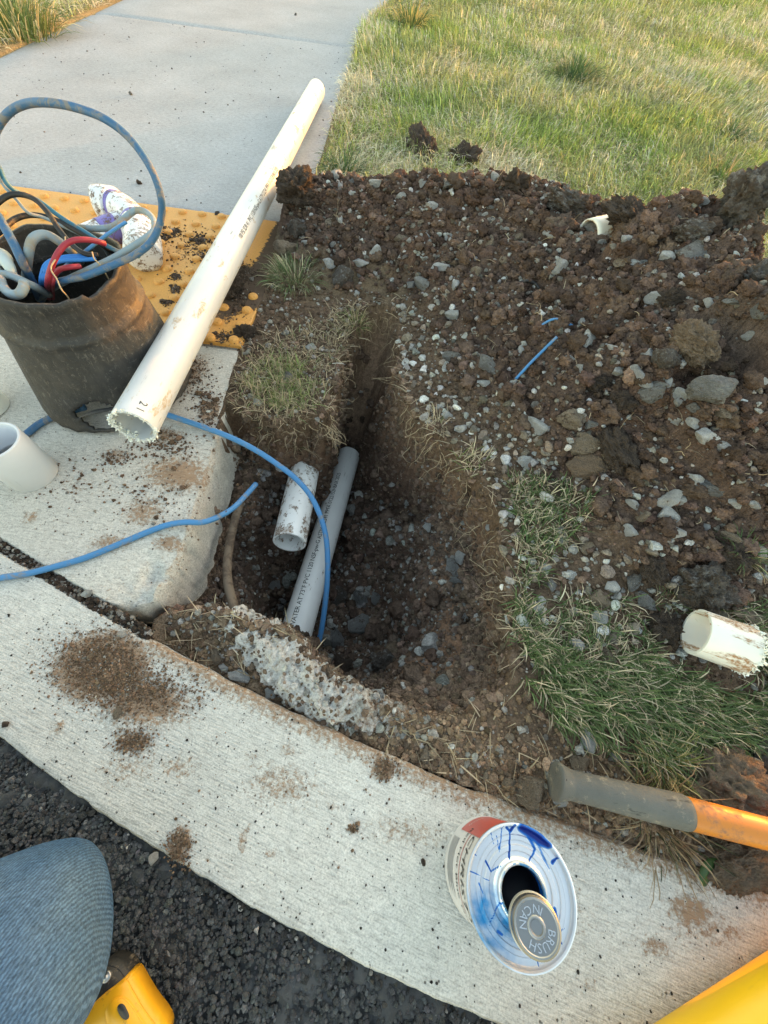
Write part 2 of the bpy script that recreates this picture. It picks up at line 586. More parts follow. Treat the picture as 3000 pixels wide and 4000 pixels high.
pz = blend_points(GX, GY, PILE_PTS, 0.075) * .90
pz = np.where((GX < -.7) | (GX > 1.6) | (GY > 2.0) | (GY < -.2), 0, np.maximum(pz, 0))
pile_mask = smooth(.012, .05, pz + .012 * fbm(GX * 30, GY * 30, 3, 3))
sd_noise = .020 * fbm(GX * 20, GY * 20, 4, 21) + .011 * fbm(GX * 75, GY * 75, 3, 22)
sdf = poly_sdf(GX, GY, PIT) + sd_noise
depth = -blend_points(GX, GY, PIT_Z, 0.034)
trench = smooth(.42, .49, GY) * smooth(.15, .07, GX)
trench = trench * (1 - .75 * smooth(.84, .90, GY))
steep = 6.0 + 9.0 * trench + 5.0 * smooth(.1, .18, GX) * smooth(.1, .16, GY) - 3.0 * smooth(.12, .06, GY) * smooth(.0, .08, GX)
wall = np.clip(-sdf, 0, None) * steep
inpit = smooth(0.0, .012, -sdf)
z = np.where(sdf < 0, -np.minimum(wall, depth), 0.0)
soft = .012
zz = np.minimum(wall, depth) - soft * np.exp(-np.abs(wall - depth) / soft) * .5
z = np.where(sdf < 0, -np.clip(zz, 0, None), 0.0)
# lawn is gently uneven, soil by the kerb sits a little lower and is crumbly
near_kerb = smooth(.12, .0, GY - y_up(GX)) * smooth(-.5, -.3, GX)
lawn_amp = smooth(.02, .2, np.abs(GX + .3))
z = z + (pz + .012 * fbm(GX * 5, GY * 5, 3, 5) * (1 - inpit) * lawn_amp) - (.012 + .012 * smooth(.25, -.05, GX) + .03 * smooth(-.14, -.30, GX)) * near_kerb * (1 - inpit)
bare = np.clip(np.maximum.reduce([pile_mask, inpit, near_kerb]), 0, 1)
w1, c1 = worley(GX / .06 + .3 * fbm(GX * 20, GY * 20, 2, 41), GY / .06 + .3 * fbm(GX * 20, GY * 20, 2, 42), 31)
w2, c2 = worley(GX / .024, GY / .024, 32)
w3, c3 = worley(GX / .0125, GY / .0125, 33)
lump = .032 * (c1 - .25) * np.sqrt(np.clip(1 - w1 * w1, 0, 1)) + .011 * c2 * np.sqrt(np.clip(1 - w2 * w2 * 1.6, 0, 1)) + .005 * c3 * np.sqrt(np.clip(1 - w3 * w3 * 2, 0, 1))
w0, c0_ = worley(GX / .15 + .35 * fbm(GX * 9, GY * 9, 2, 43), GY / .15 + .35 * fbm(GX * 9, GY * 9, 2, 44), 34)
lump = lump + .075 * (c0_ - .35) * np.sqrt(np.clip(1 - w0 * w0, 0, 1)) * smooth(.1, .22, pz)
lump_amt = np.maximum(pile_mask, inpit * smooth(.06, .14, -z) * .75)
z = z + lump * lump_amt + (1 - lump_amt) * bare * (.004 * c3 * np.sqrt(np.clip(1 - w3 * w3 * 2, 0, 1)) + .004 * fbm(GX * 60, GY * 60, 3, 8))
z = z + .0035 * fbm(GX * 130, GY * 130, 3, 9) * bare
# under the concrete and the road the sheet drops out of sight
on_slab = (GX < x_sw(GY) - .012) & (GX > -2.0) & (GY > y_up(GX) - .2) & (GY < 20)
on_kerb = GY < y_up(GX) - .003
z = np.where(on_slab, np.minimum(z, -.16), z)
z = np.where(on_kerb, np.minimum(z, -.16), z)

def soil_colors(x, y, zc, pm, ip, nk):
    c = np.empty(x.shape + (3,))
    thatch = np.array([.26, .22, .13])
    c[:] = thatch
    g = fbm(x * 3, y * 3, 3, 50)[..., None]
    c = c * (1 + .35 * g)
    nearsoil = (smooth(1.3, .9, y) * smooth(-.6, -.45, x))[..., None]
    c = c * (1 - nearsoil) + np.array([.14, .095, .064]) * (1 + .3 * g) * nearsoil
    pile = np.array([0.1070, 0.0724, 0.0564])
    warm = np.array([0.1284, 0.0772, 0.0545])
    gray = np.array([0.1605, 0.1255, 0.1081])
    k = smooth(-.1, .5, fbm(x * 7, y * 7, 3, 51))[..., None]
    kg = (smooth(.0, .5, fbm(x * 4 + 3, y * 4, 3, 52)) * smooth(.3, .9, x))[..., None]
    pc = pile * (1 - k) + warm * k
    pc = pc * (1 - kg) + gray * kg
    c = c * (1 - pm[..., None]) + pc * pm[..., None]
    dry = np.array([.29, .205, .140]) * (1 + .3 * fbm(x * 25, y * 25, 3, 53)[..., None])
    c = c * (1 - nk[..., None]) + dry * nk[..., None]
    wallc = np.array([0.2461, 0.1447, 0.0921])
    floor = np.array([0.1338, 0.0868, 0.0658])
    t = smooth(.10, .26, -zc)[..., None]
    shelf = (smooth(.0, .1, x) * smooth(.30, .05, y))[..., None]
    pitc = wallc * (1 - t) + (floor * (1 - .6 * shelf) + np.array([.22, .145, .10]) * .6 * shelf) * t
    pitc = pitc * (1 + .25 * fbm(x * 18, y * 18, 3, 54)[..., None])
    nk_ = (smooth(.80, .86, y) * smooth(.03, -.02, x))[..., None]
    pitc = pitc * (1 - nk_) + np.array([.30, .205, .145]) * (1 + .2 * fbm(x * 25, y * 25, 3, 55)[..., None]) * nk_
    c = c * (1 - ip[..., None]) + pitc * ip[..., None]
    return np.clip(c, .01, 1)

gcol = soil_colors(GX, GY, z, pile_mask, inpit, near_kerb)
nyy, nxx = GX.shape
idx = np.arange(nyy * nxx).reshape(nyy, nxx)
quads = np.stack([idx[:-1, :-1], idx[:-1, 1:], idx[1:, 1:], idx[1:, :-1]], -1).reshape(-1, 4)
SHX, SHY = .15, .04          # the hole leans a little: its left and far walls are undercut
lean_k = smooth(.07, -.04, GX)
GWX = GX + SHX * np.minimum(z, 0) * inpit * lean_k
GWY = GY - SHY * np.minimum(z, 0) * inpit
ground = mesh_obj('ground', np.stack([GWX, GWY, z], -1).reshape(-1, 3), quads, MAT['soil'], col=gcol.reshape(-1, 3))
tag(ground, kind='structure')

def ground_z(x, y):
    x, y = np.asarray(x, float), np.asarray(y, float)
    i = np.clip(np.searchsorted(gx, x) - 1, 0, nxx - 2)
    j = np.clip(np.searchsorted(gy, y) - 1, 0, nyy - 2)
    fx = (x - gx[i]) / (gx[i + 1] - gx[i])
    fy = (y - gy[j]) / (gy[j + 1] - gy[j])
    return (z[j, i] * (1 - fx) + z[j, i + 1] * fx) * (1 - fy) + (z[j + 1, i] * (1 - fx) + z[j + 1, i + 1] * fx) * fy

def grid_at(A, x, y):
    i = np.clip(np.searchsorted(gx, x) - 1, 0, nxx - 2)
    j = np.clip(np.searchsorted(gy, y) - 1, 0, nyy - 2)
    return A[j, i]

def gpos(x, y, dz):
    zz_ = ground_z(x, y)
    k = grid_at(inpit, x, y) * np.minimum(zz_, 0)
    return np.stack([x + SHX * k * smooth(.07, -.04, x), y - SHY * k, zz_ + dz], -1)

def surface_z(x, y):
    g = ground_z(x, y)
    conc = ((x < x_sw(y)) & (x > -2.03) & (y > y_up(x))) | (y < y_up(x))
    return np.where(conc, 0.0, g)

def hit(u, v):
    """where the line of sight through (u, v) meets the ground"""
    r = ray(u, v)
    zs = np.linspace(.32, -.52, 900)
    t = (zs - CAM_H) / r[2]
    neg = np.minimum(zs, 0)
    s = surface_z(r[0] * t - SHX * neg * smooth(.06, -.07, r[0] * t), r[1] * t + SHY * neg)
    k = int(np.argmax(zs <= s)) if np.any(zs <= s) else len(zs) - 1
    return np.array([r[0] * t[k], r[1] * t[k], float(s[k])])

# ================================================================== CONCRETE AND ROAD
def blob(x, y, cx, cy, rx, ry, ang=0.0, amp=1.0):
    c, s = math.cos(ang), math.sin(ang)
    dx, dy = x - cx, y - cy
    a, b = (c * dx + s * dy) / rx, (-s * dx + c * dy) / ry
    return amp * np.clip(1.15 - np.sqrt(a * a + b * b), 0, 1)

def px_blob(x, y, u, v, ru, rv, ang=0.0, amp=1.0):
    c = P(u, v)
    e = P(u + ru, v)
    g = P(u, v + rv)
    return blob(x, y, c[0], c[1], np.linalg.norm(e - c), np.linalg.norm(g - c), ang, amp)

gdir = math.atan2(-.30, 1.18)
MAT['kerb'] = concrete_material('kerb_concrete', (0.60, 0.575, 0.53), ((0.10, 1.0, 1.0), (0, 0, -gdir), 1.0), 430.0, 0.9)
MAT['slab'] = concrete_material('sidewalk_concrete', (0.43, 0.43, 0.44), ((0.16, 1.0, 1.0), (0, 0, 0), 0.5), 330.0, 0.3)
MAT['ramp'] = concrete_material('ramp_concrete', (0.58, 0.545, 0.49), ((0.3, 1.0, 1.0), (0, 0, 0), 0.5), 300.0, 0.8)

def rounded_drop(d, r):
    t = np.clip(1 - d / r, 0, 1)
    return r * (1 - np.sqrt(np.clip(1 - t * t, 0, 1)))

def strip_solid(name, X, Y, Z, depth_, mat, parent=None, stain=None, side_rough=0.0, seed=1):
    """top grid (rows x cols) with walls down to depth_"""
    r_, c_ = X.shape
    V = np.stack([X, Y, Z], -1).reshape(-1, 3)
    id_ = np.arange(r_ * c_).reshape(r_, c_)
    F = [tuple(q) for q in np.stack([id_[:-1, :-1], id_[:-1, 1:], id_[1:, 1:], id_[1:, :-1]], -1).reshape(-1, 4)]
    loop = list(id_[0, :]) + list(id_[1:, -1]) + list(id_[-1, -2::-1]) + list(id_[-2:0:-1, 0])
    stn = list(np.zeros(len(V)) if stain is None else stain.reshape(-1))
    steps = 5
    prev = loop
    allV = [V]
    base = len(V)
    cen = V[loop].mean(0)
    for s in range(1, steps + 1):
        L_ = V[loop].copy()
        L_[:, 2] -= depth_ * s / steps
        if side_rough:
            for q in range(len(L_)):
                w = mnoise.noise(Vector((L_[q][0] * 45, L_[q][1] * 45, L_[q][2] * 45 + seed))) + .5 * mnoise.noise(Vector(L_[q] * 120))
                d_ = V[loop[q]] - cen
                d_[2] = 0
                d_ /= np.linalg.norm(d_) + 1e-9
                L_[q] += d_ * w * side_rough
        cur = list(range(base, base + len(loop)))
        base += len(loop)
        allV.append(L_)
        stn += [.30] * len(loop)
        m = len(loop)
        for q in range(m):
            q2 = (q + 1) % m
            F.append((prev[q2], prev[q], cur[q], cur[q2]))
        prev = cur
    F.append(tuple(prev))
    o = mesh_obj(name, np.concatenate(allV), F, mat, parent, attrs={'stain': np.array(stn)})
    return sharp(o, 40)

# --- kerb / gutter band
kx = np.concatenate([np.arange(-4, -.8, .2), np.arange(-.8, .8, .0075), np.arange(.8, 4.01, .2)])
kt = np.linspace(0, 1, 42)
KX = np.repeat(kx[None, :], len(kt), 0)
yu, yl = y_up(kx), y_lo(kx)
edge_u = .0025 * fbm(kx * 40, kx * 0, 3, 71) - np.where((kx > .1) & (kx < .18), .002, 0)
edge_l = .0022 * fbm(kx * 60, kx * 0 + 5, 4, 72)
KY = (yl + edge_l)[None, :] * (1 - kt[:, None]) + (yu + edge_u)[None, :] * kt[:, None]
wid = np.abs(yu - yl)[None, :]
KZ = -rounded_drop(kt[:, None] * wid, .010) - rounded_drop((1 - kt[:, None]) * wid, .008) + .0012 * fbm(KX * 20, KY * 20, 3, 73)
st = np.zeros_like(KX)
for a in [(400, 2600, 260, 190, 0, 1.25), (560, 2740, 330, 170, 0, .8), (520, 2900, 130, 80, 0, .8), (230, 2840, 40, 50, 0, .7), (700, 3300, 75, 110, 0, .95), (950, 3280, 30, 110, 0, .7),
          (1130, 2930, 70, 60, 0, .55), (1500, 3000, 70, 70, 0, 1.15), (1060, 3340, 70, 60, 0, .5), (1380, 3240, 40, 30, 0, .9), (1300, 3150, 60, 40, 0, .5),
          (2700, 3560, 160, 120, 0, .75), (2560, 3700, 130, 90, 0, .6), (2850, 3640, 120, 80, 0, .55), (700, 3000, 200, 120, 0, .5), (1100, 3060, 320, 200, 0, .52),
          (1600, 3250, 380, 140, 0, .48), (2400, 3300, 380, 110, 0, .48), (500, 3000, 300, 160, 0, .46), (2750, 3620, 330, 170, 0, .5), (2300, 3850, 160, 80, 0, .42), (300, 2480, 200, 60, 0, .4), (980, 2950, 60, 60, 0, .5)]:
    st = np.maximum(st, px_blob(KX, KY, *a))
st = np.maximum(st, .62 * smooth(.06, .0, (1 - kt[:, None]) * wid) * (KX > -.33))
st = np.maximum(st, .46 * vnoise(KX * 7, KY * 7, 77) * (.55 + .45 * vnoise(KX * 40, KY * 40, 78)))
kerb = strip_solid('kerb', KX, KY, KZ, .17, MAT['kerb'], None, st)
tag(kerb, kind='structure')

# --- road
rx_ = np.concatenate([[-150, -60, -20, -8, -3, -1.6], np.arange(-1.0, .75, .0042), [1.2, 3, 8, 20, 60, 150]])
ry_ = np.concatenate([[-150, -60, -20, -8, -3, -1.4, -.9], np.arange(-.62, .30, .0042), [.5, .9]])
RX, RY = np.meshgrid(rx_, ry_)
a1, b1 = worley(RX / .017, RY / .017, 81)
a2, b2 = worley(RX / .0085, RY / .0085, 82)
RZ = -.013 + .0065 * b1 * np.sqrt(np.clip(1 - a1 * a1 * 1.5, 0, 1)) + .0032 * b2 * np.sqrt(np.clip(1 - a2 * a2 * 1.8, 0, 1)) + .004 * fbm(RX * 9, RY * 9, 3, 83)
rid = np.arange(RX.size).reshape(RX.shape)
rq = np.stack([rid[:-1, :-1], rid[:-1, 1:], rid[1:, 1:], rid[1:, :-1]], -1).reshape(-1, 4)
mid = (RY < (y_up(RX) + y_lo(RX)) * .5)[1:, :-1].reshape(-1)
rq = rq[mid]
m = Mat('asphalt', 0.75, spec=0.35)
c = m.mix(m.noise(120, 4), (0.034, 0.034, 0.035), (0.06, 0.06, 0.062))
v = m.vor(75, out='Color')
c = m.mix(0.5, c, m.mix(1.0, c, m.ramp(v, [(0.2, 0.5), (0.9, 1.7)]), 'MULTIPLY'))
k = m.math('MULTIPLY', m.ramp(m.noise(9, 5, 0.7), [(0.60, 0.0), (0.72, 1.0)]), m.ramp(m.noise(160, 4), [(0.42, 0.0), (0.62, 0.7)]))
c = m.mix(k, c, (0.16, 0.12, 0.085))
k2 = m.math('MULTIPLY', m.ramp(m.vor(55), [(0.05, 1.0), (0.09, 0.0)]), m.ramp(m.noise(40, 1), [(0.58, 0.0), (0.62, 0.9)]))
c = m.mix(k2, c, (0.32, 0.29, 0.26))
MAT['asphalt'] = m.out(c, m.bump(m.noise(260, 5, 0.7), 0.6, 0.003), m.ramp(m.noise(60, 3), [(0.3, 0.55), (0.7, 0.9)]))
road = mesh_obj('road', np.stack([RX, RY, RZ], -1).reshape(-1, 3), rq, MAT['asphalt'])
tag(road, kind='structure')

# --- sidewalk: ramp slab at the kerb, then slabs with joints
sidewalk = empty('sidewalk')
tag(sidewalk, kind='structure')

def make_slab(y0f, y1f, mat, nx, ny, stain_fn=None, rough=0.0, x0=-2.03, corner=False, xfine=-1.15):
    tx = np.concatenate([np.linspace(0, 1, nx)])
    ty = np.linspace(0, 1, ny)
    X = np.empty((ny, nx))
    Y = np.empty((ny, nx))
    for j, t in enumerate(ty):
        for_y = y0f(-.5) * (1 - t) + y1f * t
        xr = float(x_sw(for_y))
        # finer columns to the right
        s = np.where(tx < .12, x0 + (xfine - x0) * tx / .12, xfine + (xr - xfine) * (tx - .12) / .88)
        X[j] = s
        Y[j] = y0f(s) * (1 - t) + y1f * t
    if corner:
        # broken corner at the kerb
        e = smooth(.10, .0, X - X[:, -1:] + .10) * 0
        k = np.clip((X + .43) / .09, 0, 1)
        near = np.clip(1 - (Y - y0f(X)) / .16, 0, 1)
        Y = Y + k * k * near * .045
        X = X - smooth(.2, 1, k) * near * .012
        X = X + (.0035 * fbm(X * 50, Y * 50, 3, 91)) * smooth(.03, .0, X[:, -1:] - X)
    dR = (X[:, -1:] - X)
    dF = (Y[-1:, :] - Y)
    dN = (Y - Y[:1, :])
    Z = -rounded_drop(dR, .009) - rounded_drop(dF, .007) - rounded_drop(dN, .008) - rounded_drop(X - X[:, :1], .009)
    if corner:
        ck = blob(X, Y, -.355, .135, .07, .085, .6)
        Z = Z - .03 * ck * np.clip(.6 + .8 * fbm(X * 40, Y * 40, 3, 93), 0, 1.4) - .006 * smooth(.05, 0, dR) * smooth(.6, .1, Y)
    Z = Z + .0012 * fbm(X * 8, Y * 8, 3, 92)
    S = stain_fn(X, Y) if stain_fn else np.zeros_like(X)
    return strip_solid('slab', X, Y, Z, .13, mat, sidewalk, S, rough)

def ramp_stain(X, Y):
    s = .30 * np.ones_like(X)
    for a in [(700, 1850, 260, 130, 0, .75), (560, 2000, 180, 120, 0, .62), (640, 1700, 160, 70, 0, .65), (750, 1450, 120, 150, 0, .62), (450, 1780, 120, 60, 0, .6),
              (430, 2120, 160, 70, 0, .62), (300, 1900, 200, 120, 0, .42), (660, 2120, 120, 60, 0, .7), (120, 2020, 60, 60, 0, .6), (820, 1600, 60, 80, 0, .9)]:
        s = np.maximum(s, px_blob(X, Y, *a))
    s = np.maximum(s, .42 * smooth(.05, .0, x_sw(Y) - X))
    return s

make_slab(lambda x: y_up(x) + .012, .7415, MAT['ramp'], 150, 110, ramp_stain, .007, corner=True)
make_slab(lambda x: .7435 + 0 * np.asarray(x), 1.328, MAT['ramp'], 60, 40, lambda X, Y: .2 + 0 * X)
make_slab(lambda x: 1.3305 + 0 * np.asarray(x), 3.318, MAT['slab'], 90, 110, lambda X, Y: .3 * vnoise(X * 3, Y * 3, 95))
make_slab(lambda x: 3.326 + 0 * np.asarray(x), 4.84, MAT['slab'], 60, 50, lambda X, Y: .3 * vnoise(X * 3, Y * 3, 96))
make_slab(lambda x: 4.848 + 0 * np.asarray(x), 6.36, MAT['slab'], 50, 40)
make_slab(lambda x: 6.368 + 0 * np.asarray(x), 7.9, MAT['slab'], 50, 40)

# --- broken concrete haunch left of the hole's near edge
def rough_tube(name, path, rad, mat, amp, freq, parent=None, seg=22, flat=1.0, seed=0.0):
    V, F = tube_geo(path, rad, seg, True, flat)
    for i in range(len(V)):
        v_ = Vector(V[i])
        n_ = mnoise.fractal(v_ * freq + Vector((seed, 0, 0)), 0.9, 2.2, 3) - .5 * (mnoise.voronoi(v_ * freq * 2.2)[0][0] - .4)
        j = i // seg
        d_ = V[i] - path[min(j, len(path) - 1)]
        V[i] = V[i] + d_ / (np.linalg.norm(d_) + 1e-9) * n_ * amp
    return mesh_obj(name, V, F, mat, parent)

MAT['haunch'] = concrete_material('broken_concrete_face', (0.50, 0.475, 0.44), None, 300, 0.7, (0.22, 0.15, 0.10))
hp = catmull(PP([(830, 2440, -.062), (940, 2470, -.046), (1070, 2545, -.034), (1180, 2655, -.029), (1290, 2740, -.025), (1420, 2772, -.024), (1560, 2815, -.028), (1700, 2870, -.034)]), 16)
hr = np.interp(np.linspace(0, 1, len(hp)), [0, .12, .35, .6, .8, 1], [.020, .036, .042, .034, .026, .014])
haunch = rough_tube('broken_concrete', catmull(hp, 3), np.interp(np.linspace(0, 1, (len(hp) - 1) * 3 + 1), np.linspace(0, 1, len(hp)), hr), MAT['haunch'], .011, 42, seg=90, flat=.85)
att = haunch.data.attributes.new('stain', 'FLOAT', 'POINT')
hv = np.array([v.co[:] for v in haunch.data.vertices])
att.data.foreach_set('value', np.clip(.40 + .25 * smooth(-.06, .10, hv[:, 0]), 0, 1).astype(np.float32))
hv_top = hv[(hv[:, 2] > -.035)]
tag(haunch, 'jagged broken concrete footing between the hole and the kerb', 'concrete')

# ================================================================== TACTILE PANEL
m = Mat('tactile_yellow', 0.6, spec=0.4)
pv = m.map(m.obj(), (1, 1, 1), (0, 0, R(2.0)))
grid_h = m.math('MULTIPLY', m.ramp(m.vor(165, pv, rnd=0.0), [(0.18, 1.0), (0.36, 0.0)]), 1.0)
c = m.mix(m.noise(7, 3), (0.72, 0.36, 0.090), (0.66, 0.32, 0.08))
c = m.mix(1.0, c, m.ramp(m.noise(240, 3), [(0.3, 0.86), (0.7, 1.08)]), 'MULTIPLY')
st_ = m.attr('stain', 'Fac')
dn = m.math('ADD', st_, m.math('MULTIPLY', m.math('SUBTRACT', m.noise(95, 6, 0.75), 0.5), 1.6))
dk = m.math('MULTIPLY', m.ramp(dn, [(0.45, 0.0), (0.56, 1.0)]), m.ramp(st_, [(0.03, 0.0), (0.2, 1.0)]))
c = m.mix(dk, c, m.mix(m.noise(60, 3), (0.05, 0.033, 0.024), (0.13, 0.085, 0.055)))
hh = m.math('ADD', m.math('MULTIPLY', grid_h, 0.7), m.math('MULTIPLY', dk, 1.4))
MAT['tactile'] = m.out(c, m.bump(hh, 0.6, 0.0018), m.ramp(dk, [(0, 0.55), (1, 0.95)]))

panel = empty('tactile_panel', (0, 0, 0))
tag(panel, 'yellow tactile paving panel with raised domes and scattered dirt on the sidewalk ramp', 'tactile paving')
px_ = np.concatenate([np.linspace(-2.0, -1.45, 12), np.arange(-1.43, -.393, .012), [-.392, -.389]])
py_ = np.concatenate([[.7455, .7485], np.arange(.76, 1.318, .012), [1.323, 1.326]])
PX, PY = np.meshgrid(px_, py_)
dE = np.minimum.reduce([PX + 2.0, -.389 - PX, PY - .7455, 1.326 - PY])
PZ = .0085 - rounded_drop(np.clip(dE, 0, 1), .003)
ps = np.zeros_like(PX)
for a in [(900, 1210, 80, 90, 0, .95), (960, 1100, 120, 70, 0, 1.3), (680, 935, 60, 30, 0, .5), (790, 960, 60, 40, 0, .5), (690, 1130, 50, 100, 0, .42), (770, 1010, 80, 50, 0, .42),
          (880, 1330, 120, 40, 0, .58), (740, 990, 160, 120, 0, .42), (650, 1230, 60, 40, 0, .45), (860, 1060, 80, 80, 0, .6)]:
    ps = np.maximum(ps, px_blob(PX, PY, *a))
ps = np.maximum(ps, .16 * (PX > -.9))
ps = np.maximum(ps, 1.0 * smooth(-.47, -.43, PX) * smooth(.84, .93, PY))
pl = strip_solid('plate', PX, PY, PZ, .007, MAT['tactile'], panel, ps)
plate2_pts = PP([(826, 1298, .0), (899, 1312, .0), (916, 1288, .0), (850, 1272, 0)])
dome_prof = [(.0128, 0), (.0123, .0028), (.0108, .0056), (.0084, .0072), (.0052, .0078), (.0022, .0079), (.0004, .0079)]
dv, df = lathe_geo(dome_prof, 16)
dome_me = mesh_obj('dome', dv, df, MAT['tactile'], link=False, attrs={'stain': np.full(len(dv), .12)})
ca, sa = math.cos(R(2.05)), math.sin(R(2.05))
def put_dome(x, y):
    o = bpy.data.objects.new('dome', dome_me)
    COL.objects.link(o)
    o.parent = panel
    o.location = (x, y, .0083)
    o.rotation_euler = (0, 0, random.random() * 6)
for i in range(-24, 2):
    for j in range(0, 10):
        x = -.616 + .06 * (ca * i + sa * j)
        y = 1.305 + .06 * (sa * i - ca * j)
        if -1.985 < x < -.51 and .757 < y < 1.318:
            put_dome(x, y)
for (u, v) in [(987, 1153), (963, 1206), (938, 1264), (912, 1322), (873, 1196), (846, 1252), (817, 1312)]:
    q = P(u, v, .0135)
    put_dome(q[0], q[1])

# ================================================================== PIPES
def pipe_geo(r, L, wall=.0045, seg=64, rough_end=0.0, seed=0):
    rnd = np.random.default_rng(seed)
    prof = [(r - wall, 0), (r - .0007, 0), (r, .0007), (r, L * .25), (r, L * .5), (r, L * .75), (r, L - .0007), (r - .0007, L), (r - wall, L), (r - wall, L * .66), (r - wall, L * .33)]
    return lathe_geo(prof, seg, True)

def lettering_on_cylinder(name, s, size, r, phi, zc, mat, parent, flip=1, spacing=1.0, shear=0.0):
    V, F = text_geo(s, size, spacing, shear)
    out = np.empty_like(V)
    ang = phi + flip * V[:, 1] / r
    out[:, 0] = (r + .0005) * np.cos(ang)
    out[:, 1] = (r + .0005) * np.sin(ang)
    out[:, 2] = zc - flip * V[:, 0] if flip > 0 else zc + V[:, 0]
    return mesh_obj(name, out, F, mat, parent, False)

def burr_ring(name, r, z0, mat, parent, n=150, seed=3, size=.0022, spread=.35, arc=(0, 6.28)):
    rnd = np.random.default_rng(seed)
    V, F = [], []
    for k in range(n):
        a = rnd.uniform(*arc)
        p = np.array([r * math.cos(a), r * math.sin(a), z0])
        p += rnd.normal(0, .0009, 3)
        for t in range(rnd.integers(1, 3)):
            q = p + rnd.normal(0, size * .7, 3)
            s_ = size * rnd.uniform(.35, 1.0)
            tri = q + rnd.normal(0, s_, (4, 3))
            b = len(V)
            V += list(tri)
            F += [(b, b + 1, b + 2), (b, b + 2, b + 3), (b, b + 3, b + 1), (b + 1, b + 3, b + 2)]
    o = mesh_obj(name, np.array(V), F, mat, parent, False)
    o['kind'] = 'stuff'
    return o

MAT['ink'] = Mat('black_ink', 0.6, (0.03, 0.03, 0.032)).m
MAT['burr'] = Mat('pvc_shavings', 0.7, (0.78, 0.80, 0.74)).m
MAT['pvc_long'] = plastic_material('white_pvc_scuffed', (0.66, 0.675, 0.69), 0.36, 0.26, (0.34, 0.27, 0.19), 0.8, 30)
MAT['pvc_gray'] = plastic_material('grayish_white_pvc', (0.86, 0.86, 0.85), 0.35, 0.10, (0.16, 0.12, 0.09), 0.55, 34)
MAT['pvc_muddy'] = plastic_material('muddy_white_pvc', (0.88, 0.88, 0.87), 0.35, 0.48, (0.13, 0.085, 0.055), 0.3, 45, stretch=(1, 1, .8))
MAT['pvc_piece'] = plastic_material('smeared_white_pvc', (0.78, 0.77, 0.70), 0.35, 0.40, (0.22, 0.125, 0.06), 0.3, 26, stretch=(1, 1, .22))
MAT['pvc_fitting'] = plastic_material('gray_white_fitting', (0.66, 0.68, 0.72), 0.32, 0.0, scratch=0.15)
MAT['pvc_elbow'] = plastic_material('elbow_pvc', (0.74, 0.76, 0.80), 0.28, 0.50, (0.12, 0.08, 0.052), 0.0, 60, stretch=(1, 1, 1))
MAT['primer'] = plastic_material('purple_primer', (0.20, 0.17, 0.50), 0.4, 0.5, (0.10, 0.065, 0.042), 0.0, 70, stretch=(1, 1, 1))

# the long loose pipe that leans on the valve box
PR = .0365
p0, p1 = (-.444, .397, .102), (-.542, 2.399, .0367)
Lp = (Vector(p1) - Vector(p0)).length
long_pipe = empty('pvc_pipe', matrix=frame_z(p0, p1))
tag(long_pipe, 'long white PVC pipe leaning across the yellow panel onto the sidewalk', 'pipe')
V, F = pipe_geo(PR, Lp)
sharp(mesh_obj('tube', V, F, MAT['pvc_long'], long_pipe))
lx = lettering_on_cylinder('printed_lettering', '100 PSI SDR 41  PVC 1120 NSF-pw-G ASTM D2241 PPFA 0112152H8AX 2025', .0150, PR, R(50), .84, MAT['ink'], long_pipe, -1, .92)
lettering_on_cylinder('printed_lettering', '2 1', .017, PR, R(34), .020, MAT['ink'], long_pipe, 1)
burr_ring('saw_burr', PR - .001, .0, MAT['burr'], long_pipe, 170, 5, .0024)
burr_ring('saw_burr', PR - .006, .004, MAT['burr'], long_pipe, 45, 6, .0030, arc=(3.4, 5.2))

# pipe lying down in the hole
q0, q1 = np.array((-.169, .055, -.275)), np.array((-.142, .782, -.408))
Lq = np.linalg.norm(q1 - q0)
hole_pipe = empty('pvc_pipe', matrix=frame_z(q0, q1))
tag(hole_pipe, 'clean white PVC pipe with black print lying steeply inside the hole', 'pipe')
V, F = pipe_geo(PR, Lq)
sharp(mesh_obj('tube', V, F, MAT['pvc_gray'], hole_pipe))
lettering_on_cylinder('printed_lettering', 'WATER AT 73°F PVC 1120 NSF-pw-G ASTM D2241 PPFA 0122152H8AX 2025', .0165, PR, R(-10), .365, MAT['ink'], hole_pipe, -1, .92)

# old pipe stub coming out of the sod block
s0, s1 = np.array((-.199, .334, -.158)), np.array((-.234, .76, -.228))
Ls = np.linalg.norm(s1 - s0)
stub = empty('pvc_pipe', matrix=frame_z(s0, s1))
tag(stub, 'mud spattered old white pipe stub sticking out under the sod block', 'pipe')
V, F = pipe_geo(PR, Ls)
sharp(mesh_obj('tube', V, F, MAT['pvc_muddy'], stub))

# cut-off piece on the grass
c0, c1_ = np.array((.510, .190, .046)), np.array((.578, .171, .051))
Lc = np.linalg.norm(c1_ - c0)
cut = empty('pipe_piece', matrix=frame_z(c0, c1_))
tag(cut, 'short cut white pipe piece with brown smears and a ragged sawn end on the grass', 'pipe')
V, F = pipe_geo(PR, Lc)
sharp(mesh_obj('tube', V, F, MAT['pvc_piece'], cut))
burr_ring('saw_burr', PR - .001, Lc, MAT['burr'], cut, 220, 8, .0026)

